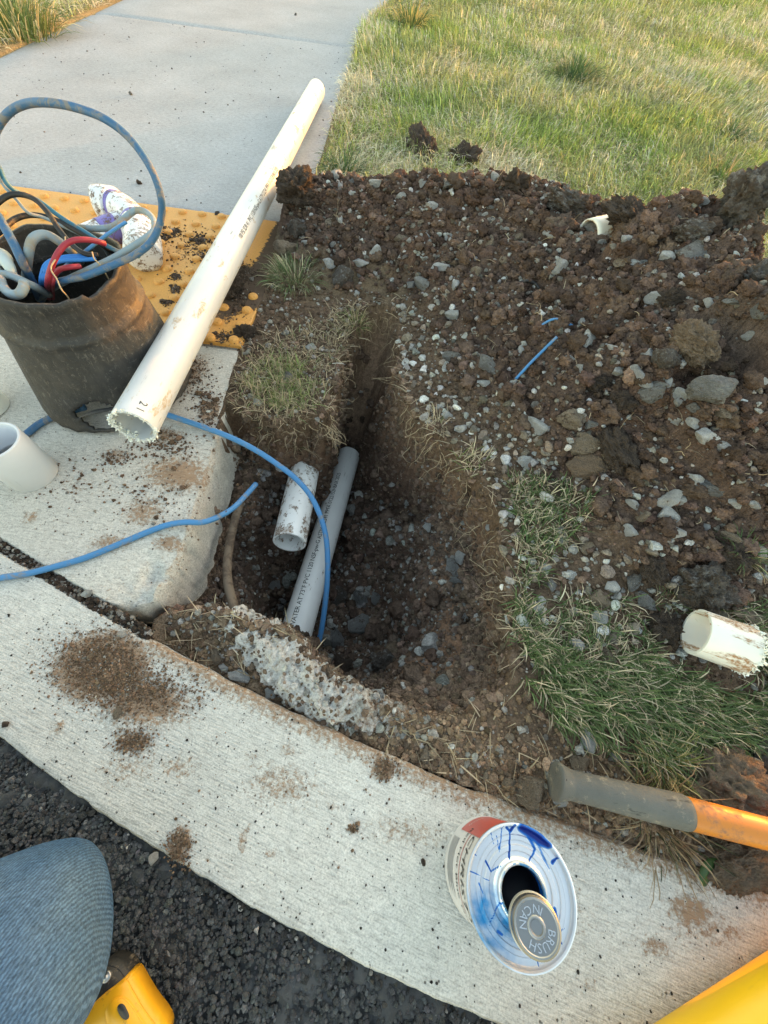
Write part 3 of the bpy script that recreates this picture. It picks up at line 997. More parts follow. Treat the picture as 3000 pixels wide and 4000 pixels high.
# curved shard of pipe in the dirt pile
hp_ = hit(2330, 905)
shard = empty('pipe_shard', matrix=frame_z(hp_ + np.array([-.022, -.014, -.008]), hp_ + np.array([.036, .018, -.004])))
tag(shard, 'curved white pipe shard half buried near the top of the dirt pile', 'pipe shard')
V, F = [], []
ns, nl = 26, 5
for sgn in (0, 1):
    rr = PR - sgn * .0045
    for a in range(ns + 1):
        ph = R(-95 + 190 * a / ns)
        for l in range(nl + 1):
            V.append((rr * math.cos(ph), rr * math.sin(ph), .062 * l / nl + .006 * math.sin(a * .9) * (l == nl)))
def sid(sg, a, l):
    return sg * (ns + 1) * (nl + 1) + a * (nl + 1) + l
for a in range(ns):
    for l in range(nl):
        F.append((sid(0, a, l), sid(0, a + 1, l), sid(0, a + 1, l + 1), sid(0, a, l + 1)))
        F.append((sid(1, a, l), sid(1, a, l + 1), sid(1, a + 1, l + 1), sid(1, a + 1, l)))
    F.append((sid(0, a, 0), sid(1, a, 0), sid(1, a + 1, 0), sid(0, a + 1, 0)))
    F.append((sid(0, a, nl), sid(0, a + 1, nl), sid(1, a + 1, nl), sid(1, a, nl)))
for l in range(nl):
    F.append((sid(0, 0, l), sid(0, 0, l + 1), sid(1, 0, l + 1), sid(1, 0, l)))
    F.append((sid(0, ns, l), sid(1, ns, l), sid(1, ns, l + 1), sid(0, ns, l + 1)))
mesh_obj('shell', np.array(V), F, MAT['pvc_piece'], shard)

# coupling standing on the ramp and a pipe ring behind it
coupling = empty('pipe_coupling', (-.655, .335, .0))
tag(coupling, 'smooth grey-white pipe coupling standing upright on the ramp', 'pipe coupling')
r_o = .0415
lathe('sleeve', [(.0363, .0), (.0395, 0), (.0405, .001), (.0405, .047), (.0413, .049), (.0413, .094), (.0405, .0965), (.0378, .0965), (.0368, .0955), (.0366, .053), (.0345, .051), (.0345, .046), (.0366, .044)],
      MAT['pvc_fitting'], coupling, 72, True)
ring = empty('pipe_offcut', matrix=frame_z(P(-42, 1592, .001), P(-42, 1592, .001) + np.array([.0, .0, 1]), (1, 0, 0)))
tag(ring, 'pale pipe offcut with a frayed rim at the left edge behind the coupling', 'pipe')
V, F = pipe_geo(PR, .055)
sharp(mesh_obj('tube', V, F, MAT['pvc_piece'], ring))
burr_ring('saw_burr', PR - .001, .055, MAT['burr'], ring, 140, 9, .0024)

# primer-stained elbow lying on the panel
elbow = empty('pipe_elbow', P(470, 860, .0))
tag(elbow, 'white pipe elbow fitting with purple primer and mud behind the valve box', 'pipe elbow')
eo = np.array(elbow.location)
def E_(u, v, zz):
    return P(u, v, zz) - eo
pa = catmull([E_(372, 800, .056), E_(420, 800, .056), E_(475, 815, .058), E_(525, 860, .058), E_(555, 925, .054), E_(560, 1000, .050)], 24)
lp = np.linspace(0, 1, len(pa))
ra = np.interp(lp, [0, .012, .035, .07, .30, .305, .31, .69, .695, .70, .992, .996, 1], [.020, .034, .042, .0445, .0445, .043, .0375, .0375, .043, .0445, .0445, .043, .034])
tube('body', pa, ra, MAT['pvc_elbow'], elbow, 36)
pb = catmull([E_(480, 880, .052), E_(420, 905, .050), E_(360, 930, .048), E_(300, 955, .046)], 6)
tube('pipe_stub', pb, .0335, MAT['pvc_elbow'], elbow, 32)
tube('primer_band', pb[2:9], .0342, MAT['primer'], elbow, 32)
pr_ = pa[int(.31 * len(pa)):int(.37 * len(pa)) + 1]
tube('primer_band', pr_, np.full(len(pr_), .0382), MAT['primer'], elbow, 36)
pr2 = pa[int(.64 * len(pa)):int(.70 * len(pa)) + 1]
tube('primer_band', pr2, np.full(len(pr2), .0382), MAT['primer'], elbow, 36)

# ================================================================== VALVE BOX
m = Mat('black_plastic_weathered', 0.62, spec=0.35)
c = m.mix(m.noise(5, 4), (0.022, 0.022, 0.024), (0.04, 0.038, 0.036))
dv_ = m.map(m.obj(), (1, 1, .45), (0.5, 0.4, 0))
k = m.ramp(m.noise(38, 7, 0.75, dv_), [(0.46, 0.0), (0.66, 0.85)])
c = m.mix(m.math('MULTIPLY', k, .30), c, m.mix(m.noise(25, 3), (0.095, 0.088, 0.080), (0.24, 0.205, 0.17)))
sc_ = m.ramp(m.noise(130, 4, 0.8, m.map(m.obj(), (1, .2, 1), (0.2, 0.7, 0.4))), [(0.6, 0.0), (0.7, 0.4)])
c = m.mix(sc_, c, (0.27, 0.25, 0.22))
k3 = m.ramp(m.noise(110, 6, 0.85, m.map(m.obj(), (1, 1, .35), (0.3, 0.9, 0.2))), [(0.56, 0.0), (0.64, 0.75)])
c = m.mix(k3, c, (0.15, 0.135, 0.118))
MAT['box'] = m.out(c, m.bump(m.noise(90, 6, 0.7), 0.6, 0.003), m.ramp(k, [(0, 0.5), (1, 0.9)]))

BX, BY = -.613, .590
box = empty('valve_box', (BX, BY, 0))
tag(box, 'black tapered plastic valve box full of cables standing on the ramp', 'valve box')
nt_, nz_ = 120, 44
BH = .242
V, F = [], []
vis = {}
for i in range(nz_ + 1):
    for k in range(nt_):
        th = 2 * math.pi * k / nt_
        top = BH + .006 * math.sin(th * 3 + 1) - (.008 if -.5 < ((th - R(-5) + math.pi) % (2 * math.pi)) - math.pi < .25 else 0) * (1 if True else 0)
        top += .003 * mnoise.noise(Vector((math.cos(th) * 6, math.sin(th) * 6, 0)))
        bot = .004 + .022 * max(0, math.cos(th - R(205))) ** 6 + .004 * (1 + mnoise.noise(Vector((math.cos(th) * 9, math.sin(th) * 9, 2))))
        zz_ = bot + (top - bot) * i / nz_
        r_ = .150 - (.150 - .118) * min(1, zz_ / .175)
        if zz_ > .175:
            r_ = .113 + .002 * math.exp(-(zz_ - .175) / .01)
        if abs(zz_ - .172) < .005:
            r_ += .0035
        if zz_ > BH - .018:
            r_ += .003
        if zz_ < .02:
            r_ += .006 * (1 - zz_ / .02)
        r_ *= 1 + .012 * mnoise.noise(Vector((math.cos(th) * 2, math.sin(th) * 2, zz_ * 6)))
        V.append((r_ * math.cos(th) + .02 * zz_, r_ * math.sin(th) + .06 * zz_, zz_))
hole_th = math.atan2(.44 - BY, -.565 - BX)
for i in range(nz_):
    for k in range(nt_):
        k2 = (k + 1) % nt_
        q = (i * nt_ + k, i * nt_ + k2, (i + 1) * nt_ + k2, (i + 1) * nt_ + k)
        zc = np.mean([V[t][2] for t in q])
        th = 2 * math.pi * (k + .5) / nt_
        dth = ((th - hole_th + math.pi) % (2 * math.pi)) - math.pi
        e1 = (dth / .30) ** 2 + ((zc - .040) / .030) ** 2
        if e1 < 1 + .15 * mnoise.noise(Vector((th * 8, zc * 50, 0))):
            continue
        F.append(q)
bo = mesh_obj('shell', np.array(V), F, MAT['box'], box)
md = bo.modifiers.new('wall', 'SOLIDIFY')
md.thickness = .006
md.offset = -1
# inner ledge at the back of the box
V, F = [], []
for k in range(25):
    th = R(35 + 110 * k / 24)
    for (rr, zz_) in [(.112, .203), (.101, .203), (.101, .198), (.112, .198)]:
        V.append((rr * math.cos(th) + .004, rr * math.sin(th) + .012, zz_))
for k in range(24):
    for t in range(4):
        F.append((k * 4 + t, k * 4 + (t + 1) % 4, (k + 1) * 4 + (t + 1) % 4, (k + 1) * 4 + t))
mesh_obj('ledge', np.array(V), F, MAT['box'], box, False)
# torn curl of plastic over the cut-out
cp_ = catmull([(.02, -.148, .050), (.055, -.140, .062), (.09, -.120, .060), (.12, -.092, .05)], 6)
tube('torn_lip', cp_, np.interp(np.linspace(0, 1, len(cp_)), [0, .3, 1], [.002, .006, .003]), MAT['box'], box, 8, flat=.4)

# ================================================================== CABLES
def cable_material(name, col, dust=0.35, dcol=(0.24, 0.21, 0.17), rough=0.5):
    m = Mat(name, rough, spec=0.4)
    c = m.mix(m.noise(12, 3), col, tuple(min(1, x * 1.25) for x in col))
    k = m.ramp(m.noise(45, 6, 0.72, dist=0.5), [(0.66 - .35 * dust, 0.0), (0.76 - .3 * dust, 0.8)])
    c = m.mix(k, c, dcol)
    return m.out(c, m.bump(m.noise(180, 3), 0.15, 0.001), m.ramp(k, [(0, rough), (1, 0.9)]))

MAT['cable_blue'] = cable_material('blue_cable', (0.055, 0.19, 0.40), .34)
MAT['cable_navy'] = cable_material('dusty_dark_blue_cable', (0.035, 0.105, 0.22), .5)
MAT['cable_teal'] = cable_material('thin_teal_cable', (0.03, 0.13, 0.21), .35)
MAT['cable_bright'] = cable_material('bright_blue_cable', (0.03, 0.17, 0.50), .12)
MAT['cable_gray'] = cable_material('gray_blue_cable', (0.20, 0.26, 0.31), .55, (0.30, 0.26, 0.20))
MAT['cable_black'] = cable_material('black_cable', (0.018, 0.018, 0.02), .35, (0.11, 0.09, 0.07))
MAT['cable_red'] = cable_material('red_cable', (0.26, 0.025, 0.045), .2, (0.30, 0.15, 0.14))
MAT['conduit'] = cable_material('brown_conduit', (0.075, 0.052, 0.036), .7, (0.19, 0.145, 0.105), .8)
MAT['connector'] = plastic_material('pale_connector', (0.50, 0.58, 0.60), 0.5, 0.15, (0.25, 0.2, 0.15), 0.2)
MAT['root'] = Mat('dry_root', 0.9, (0.44, 0.34, 0.22)).m

def cable(name, pts, r, mat, label, cat='cable', group=None, n=8, seg=12, flat=1.0):
    path = catmull(PP(pts), n)
    V, F = tube_geo(path, r, seg, True, flat)
    o = mesh_obj(name, V, F, mat)
    return tag(o, label, cat, group)

cable('cable', [(150, 1190, .10), (215, 1110, .215), (330, 1080, .240), (430, 1040, .252), (520, 1000, .262), (590, 945, .28), (628, 860, .305), (628, 770, .335), (590, 660, .365), (510, 545, .39),
                (415, 468, .405), (310, 425, .41), (200, 402, .41), (105, 405, .40), (35, 440, .385), (-15, 510, .365), (-35, 600, .345), (-20, 690, .325)], .0052, MAT['cable_navy'],
      'thick dusty blue cable rising in the tall loop above the valve box', n=10)
cable('cable', [(-5, 650, .330), (25, 715, .315), (75, 755, .30), (150, 785, .288), (240, 850, .272), (330, 905, .262), (400, 950, .255), (470, 985, .25), (540, 1000, .258)], .0036, MAT['cable_teal'],
      'teal cable slanting down from the loop across the box top', n=8)
cable('cable', [(-15, 660, .325), (15, 725, .31), (60, 775, .298), (110, 830, .285), (170, 850, .275), (260, 890, .262), (340, 930, .25), (400, 965, .24), (430, 1010, .2)], .0026, MAT['cable_gray'],
      'thin grey cable running just below the teal cable')
cable('cable', [(120, 1190, .10), (215, 1120, .205), (330, 1062, .235), (440, 1010, .25), (540, 950, .268), (598, 905, .275), (600, 860, .278), (570, 828, .278), (530, 822, .275), (490, 850, .268), (440, 885, .262), (380, 893, .258), (310, 889, .255)],
      .0050, MAT['cable_gray'], 'grey-blue cable bent into the small loop over the box rim', n=10)
cable('cable', [(-20, 800, .30), (30, 765, .305), (85, 760, .305), (140, 782, .30), (190, 835, .29), (230, 895, .275), (280, 955, .262), (330, 990, .255), (385, 998, .25)], .0040, MAT['cable_black'],
      'upper black cable arching over the box from the left edge')
cable('cable', [(-25, 925, .275), (10, 895, .28), (60, 855, .28), (120, 840, .278), (190, 850, .272), (260, 880, .265), (340, 925, .258), (410, 965, .25), (455, 1000, .20)], .0042, MAT['cable_black'],
      'lower black cable arching just above the back rim')
cable('cable', [(110, 1170, .11), (103, 1090, .20), (110, 1000, .25), (122, 945, .268), (150, 920, .272), (190, 920, .268), (240, 950, .255), (290, 990, .23), (320, 1030, .17)], .0068, MAT['cable_gray'],
      'thick pale grey cable hooked inside the box', n=9)
cable('cable', [(-10, 840, .29), (25, 900, .28), (60, 965, .265), (90, 1030, .245), (130, 1110, .20), (160, 1180, .12)], .0066, MAT['cable_navy'],
      'dark blue cable dropping steeply into the box at the left edge')
cable('cable', [(-30, 1060, .235), (0, 1070, .24), (40, 1075, .238), (90, 1098, .232), (140, 1122, .222), (190, 1150, .19)], .0060, MAT['cable_gray'],
      'short grey cable lying level across the left of the box mouth')
cable('cable', [(-15, 1030, .24), (0, 1085, .238), (15, 1125, .235), (45, 1150, .236), (75, 1148, .238), (92, 1125, .242), (95, 1105, .243)], .0070, MAT['cable_gray'],
      'thick grey cable end curled up at the front left rim', n=9)
o = tag(tube('wire_connector', catmull(PP([(-12, 1000, .246), (5, 1005, .25), (22, 1020, .25), (40, 1050, .243), (52, 1082, .23)]), 8), np.interp(np.linspace(0, 1, 33), [0, .1, .3, .55, 1], [.006, .013, .0135, .009, .006]), MAT['connector'], None, 18),
        'pale bulbous wire connector at the left of the box mouth', 'wire connector')
for q, (du, zz_) in enumerate([(0, 0), (9, .0), (17, -.001)]):
    cable('cable', [(172 + du, 1170, .12), (160 + du, 1110, .215), (165 + du, 1065, .236), (180 + du, 1032 + q * 3, .245), (215 + du, 1012 + q * 5, .25), (265, 1002 + q * 8, .25), (320, 999 + q * 8, .25), (375, 997 + q * 7, .248)],
          .0030, MAT['cable_bright'], ['outermost of the three bright blue cables bent inside the box', 'middle of the three bright blue cables bent inside the box', 'innermost of the three bright blue cables bent inside the box'][q], group='bright blue cables in the box')
cable('cable', [(190, 1165, .14), (186, 1110, .225), (195, 1060, .25), (220, 1000, .268), (250, 960, .276), (285, 940, .279), (330, 936, .277), (375, 942, .27), (410, 952, .262)], .0042, MAT['cable_red'],
      'dark red cable arching highest over the box mouth', n=9)
cable('cable', [(205, 1165, .14), (203, 1115, .222), (212, 1075, .238), (235, 1052, .246), (275, 1043, .25), (315, 1040, .246)], .0038, MAT['cable_red'],
      'short red cable tucked below the blue cable', n=9)
cable('cable', [(180, 1110, .20), (250, 1045, .232), (330, 985, .25), (400, 930, .262), (450, 895, .268), (492, 868, .272)], .0062, MAT['cable_blue'],
      'flat cut blue cable end pointing up right over the rim', flat=.45)

cable('cable', [(545, 1590, .020), (600, 1598, .014), (660, 1622, .010), (760, 1656, .008), (850, 1688, .006), (930, 1722, -.004), (1010, 1765, -.018), (1085, 1815, -.034), (1150, 1865, -.05), (1205, 1925, -.068), (1245, 2000, -.088),
                (1272, 2090, -.115), (1280, 2190, -.145), (1276, 2300, -.18), (1262, 2420, -.22), (1243, 2520, -.255), (1212, 2620, -.29), (1180, 2680, -.31)], .0058, MAT['cable_blue'],
      'blue cable arching from the valve box over the pipes into the hole', n=10)
cable('cable', [(-420, 2250, .0058), (-240, 2290, .0058), (-100, 2280, .0058), (0, 2258, .0058), (110, 2240, .0058), (220, 2212, .0058), (330, 2180, .0058), (450, 2132, .0058), (560, 2085, .0058), (650, 2052, .007), (720, 2040, .009), (790, 2040, .004), (850, 2020, -.008), (910, 1985, -.024), (960, 1935, -.040), (1000, 1890, -.052)],
      .0052, MAT['cable_blue'], 'scuffed blue cable lying across the ramp with a frayed end over the hole', n=10)
fr = P(1000, 1890, -.052)
cable('conduit', [(940, 1960, -.11), (915, 2040, -.105), (898, 2120, -.098), (888, 2200, -.09), (890, 2270, -.082), (905, 2340, -.074), (928, 2410, -.066), (950, 2450, -.07)], .0085, MAT['conduit'],
      'muddy brown conduit curving against the side of the hole', 'conduit', n=10)
cable('cable', [(60, 1725, .006), (110, 1690, .006), (160, 1652, .006), (230, 1620, .008), (330, 1590, .02)], .0066, MAT['cable_navy'],
      'dark blue cable running out under the foot of the valve box')
def surf_cable(uv, r, mat, label, lift=.004):
    pts = []
    for (u, v, l) in uv:
        q = hit(u, v)
        pts.append((q[0], q[1], q[2] + l))
    path = catmull(pts, 8)
    V, F = tube_geo(path, r, 10)
    return tag(mesh_obj('wire_scrap', V, F, mat), label, 'wire')
surf_cable([(2010, 1490, .004), (2060, 1440, .012), (2110, 1392, .014), (2162, 1342, .016)], .0032, MAT['cable_blue'], 'straight light blue wire scrap on the dirt pile')
surf_cable([(2088, 1302, .008), (2125, 1285, .016), (2165, 1274, .016), (2230, 1282, .006)], .0024, MAT['cable_blue'], 'thin curved blue wire scrap on the dirt pile')
surf_cable([(2010, 1120, .006), (2045, 1118, .012), (2080, 1128, .012), (2100, 1138, .006)], .0032, MAT['cable_black'], 'short black wire scrap lying on the dirt pile')

# dry roots hanging down the outside of the box
cable('root_strand', [(360, 985, .262), (368, 1010, .262), (395, 1040, .250), (425, 1090, .225), (452, 1140, .200), (472, 1200, .17), (490, 1250, .15), (512, 1310, .125)], .0011, MAT['root'],
      'longer dry root strand hanging down the right of the valve box', 'root', seg=6)
cable('root_strand', [(255, 925, .275), (250, 970, .27), (200, 1042, .262), (222, 1090, .252), (240, 1130, .245), (268, 1165, .225), (285, 1210, .20), (315, 1255, .18), (350, 1310, .155), (375, 1350, .14), (408, 1352, .14)], .0011, MAT['root'],
      'thin root strand hanging over the front of the valve box', 'root', seg=6)

# ================================================================== PRIMER CAN
m = Mat('tinplate', 0.30, metallic=1.0)
c = m.mix(m.noise(30, 4), (0.62, 0.64, 0.68), (0.80, 0.82, 0.86))
k = m.attr('glue', 'Fac')
kk = m.ramp(k, [(0.35, 0.0), (0.60, 1.0)])
gc = m.ramp(k, [(0.4, (0.04, 0.30, 0.62)), (0.65, (0.01, 0.13, 0.50)), (0.95, (0.004, 0.02, 0.20))])
wash = m.math('MULTIPLY', m.attr('wash', 'Fac'), m.ramp(m.noise(45, 4, 0.6), [(0.35, 0.25), (0.6, 1.0)]))
c = m.mix(wash, c, (0.03, 0.24, 0.52))
c = m.mix(kk, c, gc)
MAT['tin'] = m.out(c, m.bump(m.noise(140, 3), 0.08, 0.001), m.ramp(kk, [(0, 0.34), (1, 0.12)]), m.ramp(m.math('MAXIMUM', kk, wash), [(0, 0.85), (1, 0.15)]))
MAT['label_white'] = plastic_material('can_label', (0.62, 0.60, 0.60), 0.35, 0.0, scratch=0.15)
MAT['label_red'] = plastic_material('can_label_red', (0.50, 0.07, 0.055), 0.35, 0.0, scratch=0.0)
MAT['label_gray'] = Mat('can_label_gray_print', 0.4, (0.36, 0.36, 0.37)).m
MAT['steel'] = Mat('zinc_cap', 0.40, (0.30, 0.30, 0.30), metallic=1.0).m
MAT['hole'] = Mat('dark_inside', 0.5, (0.004, 0.005, 0.012)).m
MAT['glue'] = Mat('blue_glue', 0.12, (0.006, 0.045, 0.30), spec=0.6).m

CX, CY, CR, CH = .1895, -.137, .0532, .120
can = empty('primer_can', (CX, CY, .0012), (R(-5.6), R(-1.3), 0))
tag(can, 'open metal glue can with blue drips and its brush cap resting in the neck', 'can')
lathe('body', [(.030, .003), (CR - .002, .002), (CR + .001, .0), (CR + .0018, .0018), (CR, .005), (CR - .0002, CH - .008), (CR - .0002, CH - .006)], MAT['label_white'], can, 96)
rim_prof = [(CR - .0002, CH - .006), (CR + .0012, CH - .004), (CR + .002, CH - .001), (CR + .0016, CH + .0008), (CR + .0004, CH + .0012), (CR - .001, CH + .0004), (CR - .0018, CH - .002), (CR - .003, CH - .0034),
            (CR - .008, CH - .0030), (CR - .009, CH - .0018), (CR - .0125, CH - .0018), (CR - .0135, CH - .003), (CR - .016, CH - .0028), (CR - .0172, CH - .0012), (CR - .021, CH - .001), (CR - .0222, CH - .0024),
            (.0275, CH - .002), (.0262, CH - .0004), (.0245, CH + .0006), (.0240, CH + .0022), (.0240, CH + .0050), (.0228, CH + .0062), (.0215, CH + .0058), (.0208, CH + .0045), (.0206, CH - .004), (.0206, CH - .02), (.030, CH - .03)]
# finer radial steps so the drips resolve
fine = []
for (a, b) in zip(rim_prof[:-1], rim_prof[1:]):
    nst = max(1, int(np.hypot(a[0] - b[0], a[1] - b[1]) / .0011))
    for t in range(nst):
        fine.append((a[0] + (b[0] - a[0]) * t / nst, a[1] + (b[1] - a[1]) * t / nst))
fine.append(rim_prof[-1])
V, F = lathe_geo(fine, 220)
# blue glue: splashes on the top given by place
gl = np.zeros(len(V))
ws = np.zeros(len(V))
vx, vy = V[:, 0], V[:, 1]
rr_ = np.hypot(vx, vy)
def ctop(u, v):
    q = P(u, v, CH)
    return np.array([q[0] - .187, q[1] + .125])
sc7 = 700 / 1659
def ct(a, b):
    return ctop(1650 + a * sc7, 3100 + b * sc7)
def streak(a, b, w0, w1, amp=1.0):
    global gl
    a, b = np.array(a), np.array(b)
    e = b - a
    t = np.clip(((vx - a[0]) * e[0] + (vy - a[1]) * e[1]) / (e @ e), 0, 1)
    d = np.hypot(vx - a[0] - e[0] * t, vy - a[1] - e[1] * t)
    w = 1.5 * (w0 + (w1 - w0) * t)
    gl = np.maximum(gl, amp * np.clip(1.25 - d / w, 0, 1))
for a, b, w0, w1, amp in [((940, 320), (1100, 420), .0040, .0052, 1.), ((1100, 430), (1180, 480), .005, .0030, 1.), ((1000, 400), (1060, 520), .0024, .0012, .75), ((1060, 520), (990, 640), .0012, .0006, .8),
                          ((1090, 480), (1140, 600), .0018, .0014, .6), ((1140, 600), (1190, 700), .0018, .0008, .6), ((870, 300), (840, 350), .0014, .0012, 1.), ((800, 320), (830, 350), .0012, .0012, .95), ((830, 350), (815, 600), .0007, .0011, .95),
                          ((760, 310), (730, 520), .0006, .0006, .8), ((650, 350), (675, 470), .0006, .0004, .8), ((705, 400), (725, 540), .0005, .0005, .8), ((600, 630), (645, 730), .0009, .0006, 1.), ((650, 720), (730, 670), .0007, .0005, .9),
                          ((450, 720), (630, 810), .0005, .0004, .8), ((530, 830), (575, 940), .0010, .0005, .7), ((1215, 640), (1265, 600), .0016, .0008, 1.), ((1220, 1060), (1245, 1130), .0019, .0013, .8), ((720, 990), (620, 1210), .0007, .0004, .9),
                          ((1270, 1260), (1310, 1240), .0006, .0004, .9), ((1265, 1355), (1290, 1375), .0012, .0006, 1.), ((1210, 1430), (1235, 1470), .0006, .0005, .9), ((1050, 1520), (1080, 1600), .0006, .0004, .8), ((700, 1270), (740, 1300), .0014, .001, .8), ((500, 570), (520, 580), .0008, .0004, .8)]:
    streak(ct(a[0], a[1]), ct(b[0], b[1]), w0, w1, amp)
w_c = ct(640, 1180)
ws = np.clip(1.7 - np.hypot((vx - w_c[0]) / .023, (vy - w_c[1]) / .019) + .5 * fbm(vx * 160, vy * 160, 3, 5), 0, 1) * (rr_ > .024)
ws = np.maximum(ws, .9 * ((rr_ < .0235) & (V[:, 2] > CH - .01)) * (vnoise(vx * 260, vy * 260, 4) > .35))
gl = np.where(rr_ < .0213, np.maximum(gl, .7 * (V[:, 2] < CH + .004)), gl)
sharp(mesh_obj('lid', V, F, MAT['tin'], can, True, attrs={'glue': gl, 'wash': ws}), 30)
lathe('opening', [(.0001, CH - .03), (.0205, CH - .03), (.0205, CH - .004)], MAT['hole'], can, 40)
# printed label parts wrap the side
def wrap_patch(name, th0, th1, z0, z1, mat, off):
    V, F = [], []
    n = 24
    for i in range(n + 1):
        th = th0 + (th1 - th0) * i / n
        for zz_ in (z0, z1):
            V.append(((CR + off) * math.cos(th), (CR + off) * math.sin(th), zz_))
    for i in range(n):
        F.append((2 * i, 2 * i + 2, 2 * i + 3, 2 * i + 1))
    return mesh_obj(name, np.array(V), F, mat, can)
wrap_patch('red_panel', R(92), R(136), .022, .112, MAT['label_red'], .0004)
wrap_patch('red_panel', R(136), R(212), .0745, .0765, MAT['label_red'], .0004)
for q in range(8):
    wrap_patch('small_print', R(146), R(146 + 62 - 7 * (q % 3)), .010 + q * .0042, .0118 + q * .0042, MAT['label_gray'], .0003)
def wrap_text(s, size, th, zc, mat, spacing=1.0, shear=0.0, rot=False):
    V, F = text_geo(s, size, spacing, shear)
    out = np.empty_like(V)
    a = th + V[:, 0] / CR
    out[:, 0] = (CR + .0006) * np.cos(a)
    out[:, 1] = (CR + .0006) * np.sin(a)
    out[:, 2] = zc + V[:, 1]
    return mesh_obj('printed_lettering', out, F, mat, can, False)
wrap_text('Red Hot Blue Glue', .0125, R(180), .064, MAT['ink'], 1.0, 0.0)
wrap_text("CHRISTY'S", .0200, R(184), .092, MAT['ink'], 1.0, .25)
wrap_text('Canada', .0070, R(116), .040, MAT['label_white'], 1.0, .3)

# cap with brush, tilted in the neck
cap_c = P(2097, 3623, CH + .036)
cdir = (Vector((0, 0, CAM_H)) - Vector(cap_c)).normalized() * .62 + Vector((0, 0, 1)) * .38
cdir.normalize()
capm = frame_z(cap_c - np.array(cdir) * .024, cap_c, (0, 1, 0))
cap = empty('cap_root', matrix=capm)
cap.name = 'brush_cap'
tag(cap, 'ridged zinc screw cap stamped BRUSH IN CAN leaning in the can neck', 'cap')
prof = [(.004, .000), (.0212, .000), (.0226, .0008), (.0226, .0045), (.0216, .0052), (.0216, .0064), (.0224, .0072), (.0224, .0092), (.0214, .0100), (.0216, .0108), (.0216, .0195), (.0210, .0220), (.0196, .0236), (.0184, .0240), (.0176, .0234),
        (.0080, .0234), (.0074, .0240), (.0064, .0243), (.0056, .0240), (.0050, .0231), (.0001, .0231)]
V, F = lathe_geo(prof, 120)
for i in range(len(V)):
    if .0106 < V[i][2] < .0200 and math.hypot(V[i][0], V[i][1]) > .02:
        if i % 2:
            V[i][0] *= .972
            V[i][1] *= .972
sharp(mesh_obj('shell', V, F, MAT['steel'], cap), 30)
# embossed lettering set round the cap
def ring_text(s, a0, step, rad, size, inward=False):
    for k, chx in enumerate(s):
        V, F = text_geo(chx, size)
        if inward:
            V[:, :2] *= -1
        th = a0 - step * k
        cs, sn = math.cos(th - math.pi / 2), math.sin(th - math.pi / 2)
        Vz = np.empty_like(V)
        Vz[:, 0] = cs * V[:, 0] - sn * (V[:, 1] + rad)
        Vz[:, 1] = sn * V[:, 0] + cs * (V[:, 1] + rad)
        Vz[:, 2] = .0243
        n0 = len(V)
        top = [tuple(f) for f in F]
        # raise each letter: top faces plus skirts
        edges = {}
        for f in top:
            for q in range(len(f)):
                e = (f[q], f[(q + 1) % len(f)])
                edges[e] = edges.get(e, 0) + 1
        Vb = Vz.copy()
        Vb[:, 2] = .0232
        skirt = [(e[1], e[0], e[0] + n0, e[1] + n0) for e in edges if (e[1], e[0]) not in edges]
        mesh_obj('stamped_letter', np.concatenate([Vz, Vb]), top + skirt, MAT['steel_hi'], cap, False)
MAT['steel_hi'] = Mat('zinc_raised', 0.22, (0.74, 0.74, 0.75), metallic=1.0).m
ring_text('BRUSH', R(-97), R(26), .0123, .0088)
ring_text('IN', R(-24), R(-21), .0123, .0088, True)
ring_text('CAN', R(34), R(-28), .0123, .0088, True)
pbx = [(0, 0, 0), (0, 0, -.02), (0, 0, -.04)]
tube('brush_stem', np.array(pbx, float), .0035, MAT['steel'], cap, 8)

# ================================================================== TOOLS
m = Mat('gray_rubber_grip', 0.75, spec=0.3)
c = m.mix(m.noise(14, 5, 0.7), (0.075, 0.078, 0.072), (0.17, 0.165, 0.15))
c = m.mix(m.ramp(m.noise(60, 5, 0.8), [(0.56, 0.0), (0.66, 0.7)]), c, (0.30, 0.26, 0.20))
c = m.mix(m.ramp(m.noise(90, 4, 0.8, m.map(m.obj(), (0.2, 1, 1))), [(0.60, 0.0), (0.66, 0.6)]), c, (0.03, 0.03, 0.03))
MAT['grip'] = m.out(c, m.bump(m.noise(90, 6, .75), 0.6, 0.003))
m = Mat('orange_fibreglass', 0.42, spec=0.45)
c = m.mix(m.noise(10, 4), (0.56, 0.20, 0.028), (0.48, 0.16, 0.022))
k = m.math('MULTIPLY', m.ramp(m.noise(24, 6, 0.7), [(0.44, 0.0), (0.54, 0.85)]), m.ramp(m.noise(120, 4, .7), [(0.35, 0.1), (0.6, 1.0)]))
c = m.mix(k, c, (0.20, 0.11, 0.075))
MAT['orange'] = m.out(c, m.bump(k, 0.2, 0.001), m.ramp(k, [(0, 0.4), (1, 0.85)]))
m = Mat('yellow_plastic', 0.45, spec=0.45)
c = m.mix(m.noise(12, 4), (0.80, 0.40, 0.012), (0.74, 0.35, 0.012))
k = m.ramp(m.noise(55, 6, 0.75), [(0.60, 0.0), (0.70, 0.75)])
c = m.mix(k, c, (0.22, 0.13, 0.04))
MAT['yellow_worn'] = m.out(c, m.bump(m.noise(90, 3), 0.15, 0.001), m.ramp(k, [(0, 0.42), (1, 0.8)]))
MAT['yellow_clean'] = plastic_material('yellow_handle', (0.82, 0.50, 0.010), 0.4, 0.0, scratch=0.12)
MAT['black_rubber'] = plastic_material('black_rubber', (0.022, 0.022, 0.022), 0.6, 0.35, (0.13, 0.11, 0.085), 0.2, 40)
MAT['red_ink'] = Mat('red_marking', 0.5, (0.55, 0.06, 0.015)).m

